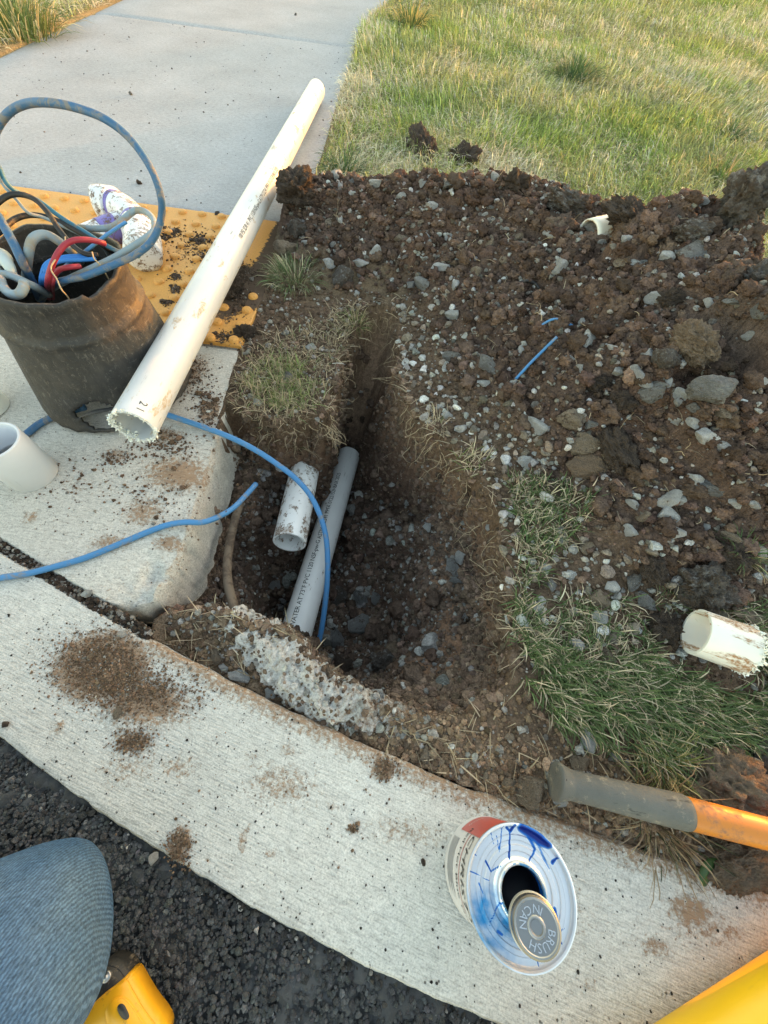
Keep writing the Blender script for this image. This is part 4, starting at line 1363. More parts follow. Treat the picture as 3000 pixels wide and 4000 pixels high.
hammer = empty('tool_handle', P(2172, 3050, .03))
tag(hammer, 'orange fibreglass tool handle with a worn grey rubber grip resting on sod clods', 'tool')
ho = np.array(hammer.location)
hpath = catmull([q - ho for q in PP([(2166, 3048, .032), (2185, 3054, .032), (2240, 3068, .033), (2330, 3090, .035), (2500, 3132, .04), (2685, 3176, .046)])], 10)
ll = np.linspace(0, 1, len(hpath))
tube('grip', hpath, np.interp(ll, [0, .02, .06, .18, .30, .36, .55, .95, .985, 1], [.017, .0215, .0232, .0228, .0198, .0178, .0178, .0200, .0200, .0186]), MAT['grip'], hammer, 28)
hs = catmull([q - ho for q in PP([(2670, 3172, .0455), (2830, 3213, .050), (3000, 3257, .055), (3250, 3322, .062), (3600, 3415, .066), (4100, 3550, .066)])], 8)
tube('shaft', hs, np.interp(np.linspace(0, 1, len(hs)), [0, .3, 1], [.0184, .0178, .0175]), MAT['orange'], hammer, 28)
hd = frame_z(hs[-1] - np.array([0, 0, .0]), hs[-1] + np.array([.35, 1, .02]))
head = lathe('hammer_head', [(.0001, -.085), (.026, -.085), (.030, -.080), (.030, -.045), (.024, -.035), (.024, .035), (.030, .045), (.030, .080), (.026, .085), (.0001, .085)], MAT['black_rubber'], hammer, 8, False, False)
head.matrix_local = hd
tube('grip_pinhole', [hpath[9] + np.array([0, .004, .0195]), hpath[9] + np.array([0, .004, .0222])], .0013, MAT['hole'], hammer, 8)

YR = .036
ya, yb = P(2600, 4000, YR), P(3000, 3740, YR)
yd = (yb - ya) / np.linalg.norm(yb - ya)
yn = np.array([yd[1], -yd[0], 0]) * YR * 1.04
yh0, yh1 = ya + yn - yd * .22, yb + yn + yd * .30
yellow = empty('tool_handle', matrix=frame_z(yh0, yh1))
tag(yellow, 'smooth bright yellow tool handle with faint red print at the bottom right corner', 'tool')
Ly = float(np.linalg.norm(yh1 - yh0))
sharp(lathe('shaft', [(.0001, 0), (YR - .012, 0), (YR - .003, .004), (YR, .014), (YR, Ly - .014), (YR - .003, Ly - .004), (YR - .012, Ly), (.0001, Ly)], MAT['yellow_clean'], yellow, 72), 40)
def on_bar(name, pts, w, r, mat, parent):
    V, F = [], []
    for (ph, zz_) in pts:
        for s_ in (-1, 1):
            V.append(((r + .0004) * math.cos(ph + s_ * w / r), (r + .0004) * math.sin(ph + s_ * w / r), zz_))
    for i in range(len(pts) - 1):
        F.append((2 * i, 2 * i + 1, 2 * i + 3, 2 * i + 2))
    return mesh_obj(name, np.array(V), F, mat, parent)
for q in range(9):
    zq = .276 + q * .0068
    on_bar('red_dash', [(R(-2), zq), (R(-2), zq + .0046)], .0009, YR, MAT['red_ink'], yellow)
arc = [(R(-8) - .32 * math.sin(math.pi * t * .55), .286 + .044 * t) for t in np.linspace(0, 1, 16)]
on_bar('red_arc', arc, .0011, YR, MAT['red_ink'], yellow)

def prism(name, poly, z0, z1, mat, parent, bevel=.002, seg=3):
    bm = bmesh.new()
    vs_ = [bm.verts.new((p[0], p[1], z0)) for p in poly]
    f = bm.faces.new(vs_)
    if f.normal.z > 0 or f.calc_area() and f.normal.z > 0:
        f.normal_flip()
    ex = bmesh.ops.extrude_face_region(bm, geom=[f])
    for g in ex['geom']:
        if isinstance(g, bmesh.types.BMVert):
            g.co.z = z1
    bmesh.ops.recalc_face_normals(bm, faces=bm.faces)
    if bevel:
        bmesh.ops.bevel(bm, geom=list(bm.edges), offset=bevel, segments=seg, affect='EDGES', clamp_overlap=True)
    me = bpy.data.meshes.new(name)
    bm.to_mesh(me)
    bm.free()
    me.polygons.foreach_set('use_smooth', np.ones(len(me.polygons), bool))
    me.materials.append(mat)
    o = bpy.data.objects.new(name, me)
    COL.objects.link(o)
    o.parent = parent
    return o

def smooth_poly(pts, n=5):
    p = [np.asarray(q, float) for q in pts]
    k = len(p)
    out = []
    for i in range(k):
        a, b, c_, d = p[i - 1], p[i], p[(i + 1) % k], p[(i + 2) % k]
        for t in np.linspace(0, 1, n, endpoint=False):
            out.append(.5 * ((2 * b) + (-a + c_) * t + (2 * a - 5 * b + 4 * c_ - d) * t * t + (-a + 3 * b - 3 * c_ + d) * t ** 3))
    return out

ytool = empty('hand_tool', (0, 0, -.006))
tag(ytool, 'worn yellow hand tool with a black bolted nose beside the knee', 'tool')
nose = smooth_poly([P(u, v, .035)[:2] for u, v in [(338, 3880), (352, 3815), (400, 3778), (452, 3790), (484, 3832), (548, 3950), (632, 4100), (480, 4260), (200, 4200), (215, 4020), (285, 3935)]], 4)
prism('black_frame', nose, .004, .038, MAT['black_rubber'], ytool, .005, 4)
body = smooth_poly([P(u, v, .045)[:2] for u, v in [(378, 3912), (430, 3872), (478, 3838), (506, 3880), (545, 3948), (620, 4085), (490, 4230), (290, 4150), (300, 4020), (335, 3955)]], 4)
prism('yellow_cover', body, .012, .045, MAT['yellow_worn'], ytool, .0035, 4)
ridge = smooth_poly([P(u, v, .048)[:2] for u, v in [(402, 3950), (430, 3918), (468, 3915), (500, 3945), (560, 4040), (580, 4110), (500, 4160), (430, 4080), (400, 4000)]], 4)
prism('raised_pad', ridge, .04, .0485, MAT['yellow_worn'], ytool, .003, 3)
slot = smooth_poly([P(u, v, .049)[:2] for u, v in [(444, 3955), (452, 3938), (468, 3938), (480, 3955), (492, 3985), (484, 4000), (468, 3998), (454, 3982)]], 3)
prism('slot', slot, .045, .0492, MAT['black_rubber'], ytool, .0006, 2)
bq = P(403, 3828, .040)
bolt = lathe('bolt', [(.0001, .0052), (.0022, .005), (.0024, .0034), (.0038, .0034), (.0048, .0024), (.0050, 0)], MAT['steel'], ytool, 24)
bolt.location = bq - np.array([0, 0, .0015])

# ================================================================== KNEELING LEG
m = Mat('faded_denim', 0.9, spec=0.15)
uvn = m.map(m.obj(), (1, 1, 1), (0, 0, R(-33)))
tw = m.noise(330, 3, 0.7, m.map(uvn, (0.05, 1.0, 1.0)))
tw2 = m.noise(620, 2, 0.5, m.map(uvn, (0.5, 1.0, 1.0)))
big = m.noise(7, 3, 0.6)
c = m.mix(m.ramp(big, [(0.35, 0.0), (0.65, 1.0)]), (0.030, 0.078, 0.165), (0.066, 0.120, 0.205))
c = m.mix(1.0, c, m.ramp(tw, [(0.36, 0.72), (0.5, 1.0), (0.66, 1.25)]), 'MULTIPLY')
wv_ = m.n('ShaderNodeTexWave', wave_type='BANDS', bands_direction='X')
m.L(m.map(m.obj(), (1, 1, 1), (0, 0, R(14))), wv_.inputs['Vector'])
wv_.inputs['Scale'].default_value = 118
wv_.inputs['Distortion'].default_value = 3.5
wv_.inputs['Detail'].default_value = 3
wv_.inputs['Detail Scale'].default_value = 3
c = m.mix(1.0, c, m.ramp(wv_.outputs['Fac'], [(0.1, 0.72), (0.9, 1.22)]), 'MULTIPLY')
c = m.mix(1.0, c, m.ramp(tw2, [(0.3, 0.85), (0.7, 1.14)]), 'MULTIPLY')
fold = m.noise(16, 2, 0.5, m.map(uvn, (0.35, 1.0, 1.0)))
MAT['denim'] = m.out(c, m.bump(m.math('ADD', wv_.outputs['Fac'], tw), 0.3, 0.0012, m.bump(fold, 0.5, 0.03)))
KN = np.array([-.298, -.232, .105])
th_path = catmull([(-.90, -.58, .42), (-.72, -.475, .315), (-.55, -.375, .215), (-.41, -.295, .140), (-.335, -.252, .110), (-.295, -.230, .100)], 8)
Vt, Ft = tube_geo(th_path, np.interp(np.linspace(0, 1, len(th_path)), [0, .3, .6, .8, .92, .97, 1], [.100, .094, .085, .079, .070, .056, .030]), 28)
sh_path = catmull([(-.335, -.250, .080), (-.39, -.285, .072), (-.50, -.355, .068), (-.64, -.44, .064), (-.82, -.56, .060)], 8)
Vs_, Fs = tube_geo(sh_path, np.interp(np.linspace(0, 1, len(sh_path)), [0, .06, .2, .5, 1], [.040, .058, .066, .066, .055]), 28)
V = np.concatenate([Vt, Vs_])
F = list(Ft) + [tuple(i + len(Vt) for i in f) for f in Fs]
V = V + np.array([.078, .046, .004])
leg0 = mesh_obj('person', V, F, None)
rm = leg0.modifiers.new('skin', 'REMESH')
rm.mode = 'VOXEL'
rm.voxel_size = .006
rm.use_smooth_shade = True
sm_ = leg0.modifiers.new('soften', 'SMOOTH')
sm_.iterations = 14
sm_.factor = .6
dg = bpy.context.evaluated_depsgraph_get()
lm = bpy.data.meshes.new_from_object(leg0.evaluated_get(dg))
bpy.data.objects.remove(leg0)
lm.materials.clear()
lm.materials.append(MAT['denim'])
lm.polygons.foreach_set('use_smooth', np.ones(len(lm.polygons), bool))
leg = bpy.data.objects.new('person', lm)
COL.objects.link(leg)
tag(leg, 'kneeling person in faded blue jeans, one knee on the road beside the kerb', 'person')

# ================================================================== STONES AND CLODS
def ico(sub):
    bm = bmesh.new()
    bmesh.ops.create_icosphere(bm, subdivisions=sub, radius=1.0)
    V = np.array([v.co[:] for v in bm.verts])
    F = np.array([[v.index for v in f.verts] for f in bm.faces])
    bm.free()
    return V, F

def stone_geo(seed, sub=3, cuts=9, rough=.04, soft=.0):
    rnd = np.random.default_rng(seed)
    V, F = ico(sub)
    V = V * rnd.uniform(.75, 1.25, 3)
    for q in range(cuts):
        n = rnd.normal(size=3)
        n /= np.linalg.norm(n)
        d = rnd.uniform(.36, .74)
        e = V @ n - d
        V = V - np.where(e > 0, e * (1 - soft), 0)[:, None] * n
    for i in range(len(V)):
        V[i] *= 1 + rough * mnoise.fractal(Vector(V[i] * 2.2 + seed), .7, 2.1, 4)
    return V / np.abs(V).max(), F

def clod_geo(seed, sub=4, amp=.3, freq=1.5):
    rnd = np.random.default_rng(seed)
    V, F = ico(sub)
    sc = rnd.uniform(.7, 1.2, 3)
    for i in range(len(V)):
        p = Vector(V[i])
        d_, _p = mnoise.voronoi(p * 2.6 + Vector((seed, 0, 0)))
        w = amp * mnoise.fractal(p * freq + Vector((seed * 1.7, 0, 0)), .6, 2.2, 6) - .28 * (d_[0] - .35) + .05 * mnoise.fractal(p * 9, .6, 2, 3)
        d2, _p = mnoise.voronoi(p * 7.5 + Vector((0, seed, 0)))
        w += -.16 * (d2[0] - .35) + .05 * mnoise.fractal(p * 18, .5, 2, 3)
        V[i] = V[i] * (1 + w)
    V = V * sc
    return V / np.abs(V).max(), F

STONES = [mesh_obj('stone', *stone_geo(100 + i, 4, 7 + i % 5, .07), MAT['stone_white'], smooth_shade=False, link=False) for i in range(9)]
ROUNDED = [mesh_obj('stone', *stone_geo(200 + i, 5, 8, .16, .3), MAT['stone_gray'], smooth_shade=True, link=False) for i in range(5)]
CLODS = [mesh_obj('clod', *clod_geo(300 + i, 5, .38, 1.6), MAT['clod'], link=False) for i in range(7)]
SODS = [mesh_obj('clod', *clod_geo(330 + i, 5, .20, 3.2), MAT['clod_tan'], link=False) for i in range(3)]
_variants = {}
def mesh_variant(me, mat):
    key = (me.name, mat.name)
    if key not in _variants:
        c_ = me.copy()
        c_.materials.clear()
        c_.materials.append(mat)
        _variants[key] = c_
    return _variants[key]

def put_rock(name, me, mat, loc, size, label, cat, group=None, rot=None, sink=.3):
    o = bpy.data.objects.new(name, mesh_variant(me, mat))
    COL.objects.link(o)
    s = np.array(size if not np.isscalar(size) else (size, size, size), float)
    o.scale = s
    o.rotation_euler = rot if rot is not None else (random.uniform(-.35, .35), random.uniform(-.35, .35), random.uniform(0, 6.28))
    o.location = (loc[0], loc[1], loc[2] + s[2] * (1 - 2 * sink) * .75)
    tag(o, label, cat, group)
    return o

W_, G_, T_ = MAT['stone_white'], MAT['stone_gray'], MAT['stone_tan']
def at_px(u, v):
    return hit(u, v)
def px_m(u, v):
    q = hit(u, v)
    d = np.linalg.norm(q - np.array([0, 0, CAM_H]))
    ang = math.atan(math.hypot(u - 1500, v - 2000) / FPX)
    return d * math.cos(ang) / FPX
def rock_px(name, kind, i, mat, u, v, ru, rv, label, cat, rz=None, tall=.8, sink=.3):
    """a rock seen ru x rv pixels (half sizes) at (u, v)"""
    q = at_px(u, v + rv * .5)
    k = px_m(u, v)
    lib = {'s': STONES, 'r': ROUNDED, 'c': CLODS, 'd': SODS}[kind]
    me = lib[i % len(lib)]
    rot = (random.uniform(-.2, .2), random.uniform(-.2, .2), rz if rz is not None else random.uniform(-.4, .4))
    return put_rock(name, me, mat, q, (ru * k * 1.15, rv * k * 1.25, min(ru, rv) * k * tall * 1.25), label, cat, None, rot, sink)

big = [
    ('stone', 'd', 2, MAT['clod_tan'], 2690, 1320, 96, 98, 'large lumpy brown boulder standing out of the middle right of the dirt pile', 'stone'),
    ('stone', 'r', 1, G_, 2770, 1500, 82, 70, 'big grey stone with white patches just below the lumpy brown boulder', 'stone'),
    ('stone', 'r', 2, T_, 2275, 1725, 66, 42, 'flat oval tan stone at the foot of the dirt pile slope', 'stone'),
    ('stone', 'r', 3, T_, 2222, 1625, 54, 50, 'rounded tan stone just above the flat oval tan stone', 'stone'),
    ('stone', 's', 2, G_, 2690, 975, 84, 44, 'long grey rock lying near the crest of the dirt pile', 'stone'),
    ('clod', 'c', 0, MAT['clod'], 2400, 1720, 58, 95, 'tall dark brown clod beside the flat oval tan stone', 'clod'),
    ('stone', 'r', 4, MAT['clod_tan'], 2285, 1810, 70, 46, 'dull brown round stone under the flat oval tan stone', 'stone'),
    ('stone', 's', 0, W_, 2740, 1690, 50, 40, 'pale pointed stone low on the right of the dirt pile', 'stone'),
    ('stone', 's', 1, G_, 2545, 1515, 52, 48, 'angular grey stone in the middle of the dirt pile', 'stone'),
    ('stone', 'r', 0, MAT['clod_gray'], 2580, 1390, 48, 52, 'brown stone with a white streak left of the big grey stone', 'stone'),
    ('stone', 's', 3, W_, 2480, 1450, 28, 28, 'blocky pale stone between two brown clods on the pile', 'stone'),
    ('stone', 's', 4, T_, 2415, 1030, 28, 36, 'upright tan stone below the curved pipe shard', 'stone'),
    ('stone', 's', 5, W_, 2470, 1030, 26, 22, 'grey-white stone right of the upright tan stone', 'stone'),
    ('stone', 's', 6, W_, 2590, 1010, 30, 30, 'pale blocky stone left of the long grey rock', 'stone'),
    ('stone', 's', 7, W_, 2180, 1040, 40, 30, 'jagged pale stone high on the left of the pile slope', 'stone'),
    ('stone', 's', 8, W_, 2040, 1795, 38, 34, 'pale grey stone sitting at the edge of the hole wall', 'stone'),
    ('stone', 's', 0, W_, 1740, 1615, 24, 20, 'rounded white stone beside the straw tuft at the trench edge', 'stone'),
    ('stone', 's', 1, G_, 1770, 1385, 46, 22, 'long flat grey stone beside the trench head', 'stone'),
    ('stone', 's', 2, W_, 1742, 1420, 22, 26, 'white stone under the tip of the long flat grey stone', 'stone'),
    ('stone', 's', 3, G_, 1905, 1420, 52, 26, 'dark slabby stone right of the white stone by the trench', 'stone'),
    ('stone', 's', 4, W_, 1885, 1490, 22, 24, 'bright white chip under the dark slabby stone', 'stone'),
    ('stone', 's', 5, W_, 1712, 1045, 38, 22, 'white stone with a purple tint in the upper dirt', 'stone'),
    ('stone', 's', 6, G_, 1650, 1110, 36, 26, 'layered grey stone in the upper middle of the dirt', 'stone'),
    ('stone', 's', 7, W_, 1470, 980, 26, 24, 'triangular white stone on the left slope of the dirt', 'stone'),
    ('stone', 's', 8, W_, 1280, 1020, 30, 22, 'grey-white stone pair member above the grass tuft in the dirt', 'stone'),
    ('stone', 's', 0, W_, 1390, 1143, 13, 14, 'small round white stone above the trench head', 'stone'),
    ('stone', 'r', 1, T_, 1120, 965, 40, 40, 'reddish tan stone left in the dirt by the pipe', 'stone'),
    ('stone', 'r', 2, MAT['clod_gray'], 1340, 1075, 42, 38, 'round crumbly ball of soil in the upper left dirt', 'clod'),
    ('stone', 's', 1, G_, 1125, 1465, 34, 26, 'smooth grey stone lying on the grass of the sod block', 'stone'),
    ('stone', 's', 2, W_, 1218, 1350, 30, 16, 'pale flat stone on the sod block near the trench', 'stone'),
    ('stone', 's', 3, W_, 1006, 1568, 20, 14, 'small grey stone at the bare front of the sod block', 'stone'),
    ('stone', 's', 4, W_, 2340, 2392, 26, 36, 'speckled white stone standing alone in the thin grass', 'stone'),
    ('stone', 's', 5, T_, 2330, 2320, 46, 36, 'tan stone half covered by soil above the speckled white stone', 'stone'),
    ('stone', 's', 6, W_, 2385, 2285, 30, 26, 'pale tan stone right of the half covered tan stone', 'stone'),
    ('stone', 's', 7, W_, 2125, 2210, 34, 20, 'cream stone in the grass strip right of the hole', 'stone'),
    ('stone', 's', 8, W_, 2220, 2235, 26, 24, 'whitish stone next to the cream stone', 'stone'),
    ('stone', 's', 0, G_, 2150, 2275, 22, 32, 'narrow grey stone below the cream stone', 'stone'),
    ('stone', 's', 1, T_, 2370, 2550, 40, 34, 'flat tan stone in the thin grass below the speckled white stone', 'stone'),
    ('clod', 'c', 1, MAT['clod'], 2580, 2425, 66, 64, 'dark reddish clod left of the cut white pipe piece', 'clod'),
    ('clod', 'c', 2, MAT['clod_gray'], 2730, 2260, 128, 100, 'largest pale brown clod with a white scrape above the cut pipe piece', 'clod'),
    ('stone', 's', 2, G_, 2470, 2250, 36, 42, 'grey stone with dark side left of the largest clod', 'stone'),
    ('stone', 's', 3, G_, 2515, 2335, 40, 28, 'grey flat stone under the left side of the largest clod', 'stone'),
    ('stone', 's', 4, T_, 2910, 2390, 60, 36, 'pale broken stone just above the cut pipe piece', 'stone'),
    ('stone', 's', 5, W_, 2590, 1998, 42, 40, 'crusty pale grey stone low on the pile', 'stone'),
    ('stone', 's', 6, W_, 2635, 1943, 42, 24, 'long pale stone above the crusty grey stone', 'stone'),
    ('stone', 's', 7, T_, 2510, 2008, 28, 24, 'cream-grey block left of the crusty stone', 'stone'),
    ('stone', 's', 8, W_, 2862, 1955, 44, 26, 'big white broken stone at the low right of the pile', 'stone'),
    ('stone', 's', 0, G_, 2740, 1890, 74, 34, 'long dark stone with a white top edge low on the pile', 'stone'),
    ('stone', 's', 1, W_, 2750, 2052, 24, 18, 'blocky white stone below the big white broken stone', 'stone'),
    ('stone', 's', 2, T_, 2290, 2120, 40, 30, 'rusty tan stone beside the dark green grass clump', 'stone'),
    ('stone', 's', 3, W_, 2765, 1185, 30, 18, 'bright white slab-shaped stone above the lumpy brown boulder', 'stone'),
    ('stone', 's', 4, G_, 2820, 1205, 34, 24, 'grey wedge right of the bright white slab-shaped stone', 'stone'),
    ('stone', 's', 5, G_, 2960, 1210, 34, 46, 'blue-grey stone at the right side of the pile', 'stone'),
    ('stone', 's', 6, W_, 2870, 1030, 36, 20, 'pale stone high at the right crest', 'stone'),
    ('stone', 's', 7, W_, 2900, 1330, 26, 18, 'white triangular stone in the dirt right of the boulder', 'stone'),
    ('stone', 's', 8, W_, 2945, 1480, 34, 24, 'white jagged stone near the right edge of the picture', 'stone'),
    ('stone', 's', 0, W_, 2640, 1570, 26, 20, 'white chip lying on a grey stone left of the dark hollow', 'stone'),
    ('stone', 'r', 3, G_, 2700, 1590, 24, 34, 'smooth dark grey stone under the big grey stone', 'stone'),
    ('stone', 's', 1, W_, 2640, 1640, 32, 16, 'thin white stone sliver above the pale pointed stone', 'stone'),
    ('stone', 's', 2, W_, 1905, 2055, 16, 14, 'small grey stone in the soil of the pit shelf', 'stone'),
    ('stone', 's', 3, G_, 1765, 2205, 34, 30, 'grey stone leaning at the foot of the pit shelf wall', 'stone'),
    ('stone', 's', 4, W_, 1795, 2160, 18, 36, 'upright pale stone beside the grey stone on the pit shelf', 'stone'),
    ('stone', 's', 5, G_, 1775, 2260, 30, 20, 'flat grey stone below the leaning grey stone on the shelf', 'stone'),
    ('stone', 's', 6, W_, 1670, 2055, 18, 20, 'pale stone on the soil slope inside the pit', 'stone'),
    ('stone', 's', 7, G_, 1815, 2405, 16, 26, 'thin upright stone chip low on the pit shelf', 'stone'),
    ('stone', 's', 8, W_, 1618, 2440, 22, 18, 'bright white stone on the pit floor slope', 'stone'),
    ('stone', 's', 0, G_, 1400, 2420, 48, 48, 'large dark grey rock in the middle of the pit floor', 'stone'),
    ('stone', 's', 1, G_, 1320, 2480, 46, 38, 'dark grey rock beside the blue cable on the pit floor', 'stone'),
    ('stone', 's', 2, G_, 1470, 2320, 28, 26, 'blocky pale rock in the upper middle of the pit floor', 'stone'),
    ('stone', 's', 3, G_, 1410, 2330, 30, 36, 'tall grey rock left of the blocky pale rock in the pit', 'stone'),
    ('stone', 'r', 4, MAT['clod_gray'], 1320, 2320, 40, 36, 'brown rock right of the blue cable in the pit', 'stone'),
    ('stone', 's', 4, G_, 1365, 2680, 36, 40, 'dark layered rock at the near edge of the pit', 'stone'),
    ('clod', 'c', 3, MAT['clod_gray'], 1500, 2570, 78, 58, 'big crumbly grey-brown clod on the pit floor', 'clod'),
    ('clod', 'c', 4, MAT['clod'], 1330, 2590, 60, 50, 'dark clod at the foot of the pit pipe', 'clod'),
    ('stone', 's', 5, W_, 1575, 2590, 22, 14, 'white chip on the big crumbly clod in the pit', 'stone'),
    ('stone', 's', 6, G_, 1080, 2280, 26, 24, 'squarish grey stone in the soil left of the pit pipe', 'stone'),
    ('stone', 's', 7, W_, 870, 2317, 12, 12, 'small white stone beside the brown conduit', 'stone'),
    ('stone', 's', 8, W_, 870, 2597, 24, 20, 'white stone in the loose soil by the kerb', 'stone'),
    ('stone', 's', 0, W_, 930, 2628, 46, 26, 'large pale lumpy stone touching the kerb side soil', 'stone'),
    ('stone', 's', 1, T_, 850, 2555, 34, 34, 'tan stone above the white stone by the kerb', 'stone'),
    ('stone', 's', 2, G_, 1006, 2630, 22, 14, 'grey stone right of the large pale lumpy stone', 'stone'),
    ('stone', 's', 3, W_, 1055, 2700, 22, 18, 'whitish stone nearest the kerb edge', 'stone'),
    ('stone', 's', 4, W_, 1313, 2803, 26, 28, 'grey-white angular stone right on the kerb edge soil', 'stone'),
    ('stone', 's', 5, T_, 1660, 2920, 20, 40, 'slim tan stone pointing at the kerb', 'stone'),
    ('stone', 's', 6, T_, 1990, 2872, 22, 15, 'small brick-shaped tan stone in the dry soil', 'stone'),
    ('stone', 's', 7, T_, 2070, 3040, 70, 56, 'broad flat tan stone next to the rubber grip', 'stone'),
    ('stone', 's', 8, T_, 1978, 3045, 34, 26, 'tan stone left of the broad flat tan stone', 'stone'),
    ('stone', 's', 0, T_, 1896, 3020, 18, 24, 'small oval tan stone by the kerb left of the grip', 'stone'),
    ('stone', 's', 1, T_, 2120, 3085, 20, 30, 'oval pale stone touching the rubber grip end', 'stone'),
    ('stone', 's', 2, W_, 2190, 3115, 46, 20, 'whitish flat stone under the rubber grip end', 'stone'),
    ('stone', 's', 3, W_, 2290, 2870, 34, 36, 'pale broken stone in the dry soil below the grass', 'stone'),
    ('stone', 's', 4, T_, 2257, 2960, 34, 32, 'tan angular stone just above the rubber grip', 'stone'),
    ('stone', 's', 5, G_, 2390, 2945, 26, 20, 'grey stone right of the tan angular stone', 'stone'),
    ('clod', 'c', 5, MAT['clod'], 1165, 720, 82, 95, 'big rooty dark clod leaning against the long pipe', 'clod'),
    ('clod', 'c', 6, MAT['clod'], 1640, 545, 62, 100, 'tall dark clod standing on the lawn behind the pile', 'clod'),
    ('clod', 'c', 0, MAT['clod'], 1810, 610, 62, 44, 'ragged low clod on the lawn right of the tall clod', 'clod'),
    ('clod', 'c', 1, MAT['clod_gray'], 2215, 790, 92, 60, 'grey crumbly clod on the back crest of the pile', 'clod'),
    ('clod', 'c', 2, MAT['clod'], 2010, 710, 66, 46, 'dark rounded clod on the back edge of the pile', 'clod'),
    ('clod', 'c', 3, MAT['clod_gray'], 2870, 800, 78, 80, 'pointed grey clod forming the top right peak of the pile', 'clod'),
    ('clod', 'c', 4, MAT['clod'], 2450, 850, 90, 44, 'dark clod on the crest behind the curved pipe shard', 'clod'),
    ('clod', 'c', 5, MAT['clod_gray'], 2700, 900, 90, 50, 'long pale edged clod on the right crest', 'clod'),
    ('clod', 'c', 6, MAT['clod'], 2590, 930, 100, 40, 'brown ridge-like clod behind the long grey rock', 'clod'),
    ('clod', 'c', 0, MAT['clod_gray'], 2940, 1080, 60, 70, 'grey streaked clod at the right edge of the crest', 'clod'),
    ('clod', 'c', 1, MAT['clod'], 2330, 1490, 62, 48, 'rounded dark clod in the middle of the slope', 'clod'),
    ('clod', 'c', 2, MAT['clod'], 2420, 1560, 66, 46, 'dark crumbly clod above the tall brown clod', 'clod'),
    ('clod', 'c', 3, MAT['clod'], 2600, 1170, 82, 50, 'dark sloping clod above the lumpy brown boulder', 'clod'),
    ('clod', 'c', 4, MAT['clod'], 2540, 2200, 58, 60, 'dark clod left of the largest pale brown clod', 'clod'),
    ('clod', 'c', 5, MAT['clod'], 2850, 2150, 90, 70, 'broad dark clod at the bottom right of the pile', 'clod'),
    ('clod', 'c', 6, MAT['clod'], 2150, 1900, 44, 40, 'reddish clod at the foot of the slope by the hole', 'clod'),
    ('clod', 'c', 0, MAT['clod'], 890, 1120, 60, 60, 'dark crumbly clod beside the pipe on the yellow panel', 'clod'),
    ('clod', 'c', 1, MAT['clod'], 960, 1290, 40, 40, 'dark clod at the right corner of the yellow panel', 'clod'),
    ('clod', 'c', 2, MAT['clod_gray'], 1160, 890, 46, 34, 'grey-brown clod behind the reddish tan stone', 'clod'),
    ('clod', 'd', 0, MAT['clod_tan'], 2810, 3010, 160, 130, 'large fibrous sod clod lying above the orange handle', 'clod'),
    ('clod', 'd', 1, MAT['clod_tan'], 2860, 3310, 165, 85, 'fibrous brown sod block under the orange handle', 'clod'),
    ('stone', 'r', 1, MAT['clod_gray'], 2985, 2870, 70, 110, 'rough grey rock at the right edge below the cut pipe', 'stone'),
]
for b in big:
    rock_px(*b)

# ---- further stones: the largest few hundred are things of their own
def stone_zone(x, y):
    if y > 1.25:
        return ('on the left back crest of the dirt pile' if x < 0 else 'on the back crest of the dirt pile' if x < .45 else 'on the far right crest of the dirt pile')
    if x < -.12:
        return 'in the dirt between the long pipe and the trench head'
    if x < .16:
        return 'in the dirt just right of the trench head' if y < 1.0 else 'in the dirt behind the trench head'
    if y < .48:
        return 'at the foot of the dirt pile above the cut pipe piece'
    if x < .45:
        return 'on the lower slope of the dirt pile near the hole' if y < .8 else 'on the pile slope around the blue wire scraps'
    return 'on the right slope of the dirt pile below the big boulder' if y < .75 else 'on the right slope of the dirt pile above the big boulder'
cnt = 0
taken = []
tries = 0
while cnt < 270 and tries < 9000:
    tries += 1
    x, y = random.uniform(-.45, 1.05), random.uniform(.12, 1.7)
    pm = float(grid_at(pile_mask, x, y))
    if pm < .5 or float(grid_at(inpit, x, y)) > .1:
        continue
    r_ = min(.026, max(.0075, random.lognormvariate(-4.38, .40)))
    if any((x - a) ** 2 + (y - b) ** 2 < (r_ + c_) ** 2 * 1.3 for a, b, c_ in taken):
        continue
    taken.append((x, y, r_))
    k = random.random()
    mt, cw = (W_, 'whitish') if k < .62 else (G_, 'grey') if k < .82 else (T_, 'tan')
    sz = 'tiny' if r_ < .0095 else 'small' if r_ < .0145 else 'large' if r_ > .022 else 'medium'
    lb = sz + ' ' + cw + ' angular stone ' + stone_zone(x, y)
    g = cw + ' stones ' + stone_zone(x, y)
    put_rock('stone', random.choice(STONES), mt, (x, y, float(ground_z(x, y))), (r_ * random.uniform(1.0, 1.6), r_ * random.uniform(.7, 1.05), r_ * random.uniform(.5, .85)), lb, 'stone', g)
    cnt += 1

# ================================================================== CRUMBS AND GRAVEL (too many to count)
def rand_rot(n):
    q = RNG.normal(size=(n, 4))
    q /= np.linalg.norm(q, axis=1)[:, None]
    w, x, y, z_ = q.T
    return np.stack([np.stack([1 - 2 * (y * y + z_ * z_), 2 * (x * y - z_ * w), 2 * (x * z_ + y * w)], -1),
                     np.stack([2 * (x * y + z_ * w), 1 - 2 * (x * x + z_ * z_), 2 * (y * z_ - x * w)], -1),
                     np.stack([2 * (x * z_ - y * w), 2 * (y * z_ + x * w), 1 - 2 * (x * x + y * y)], -1)], 1)

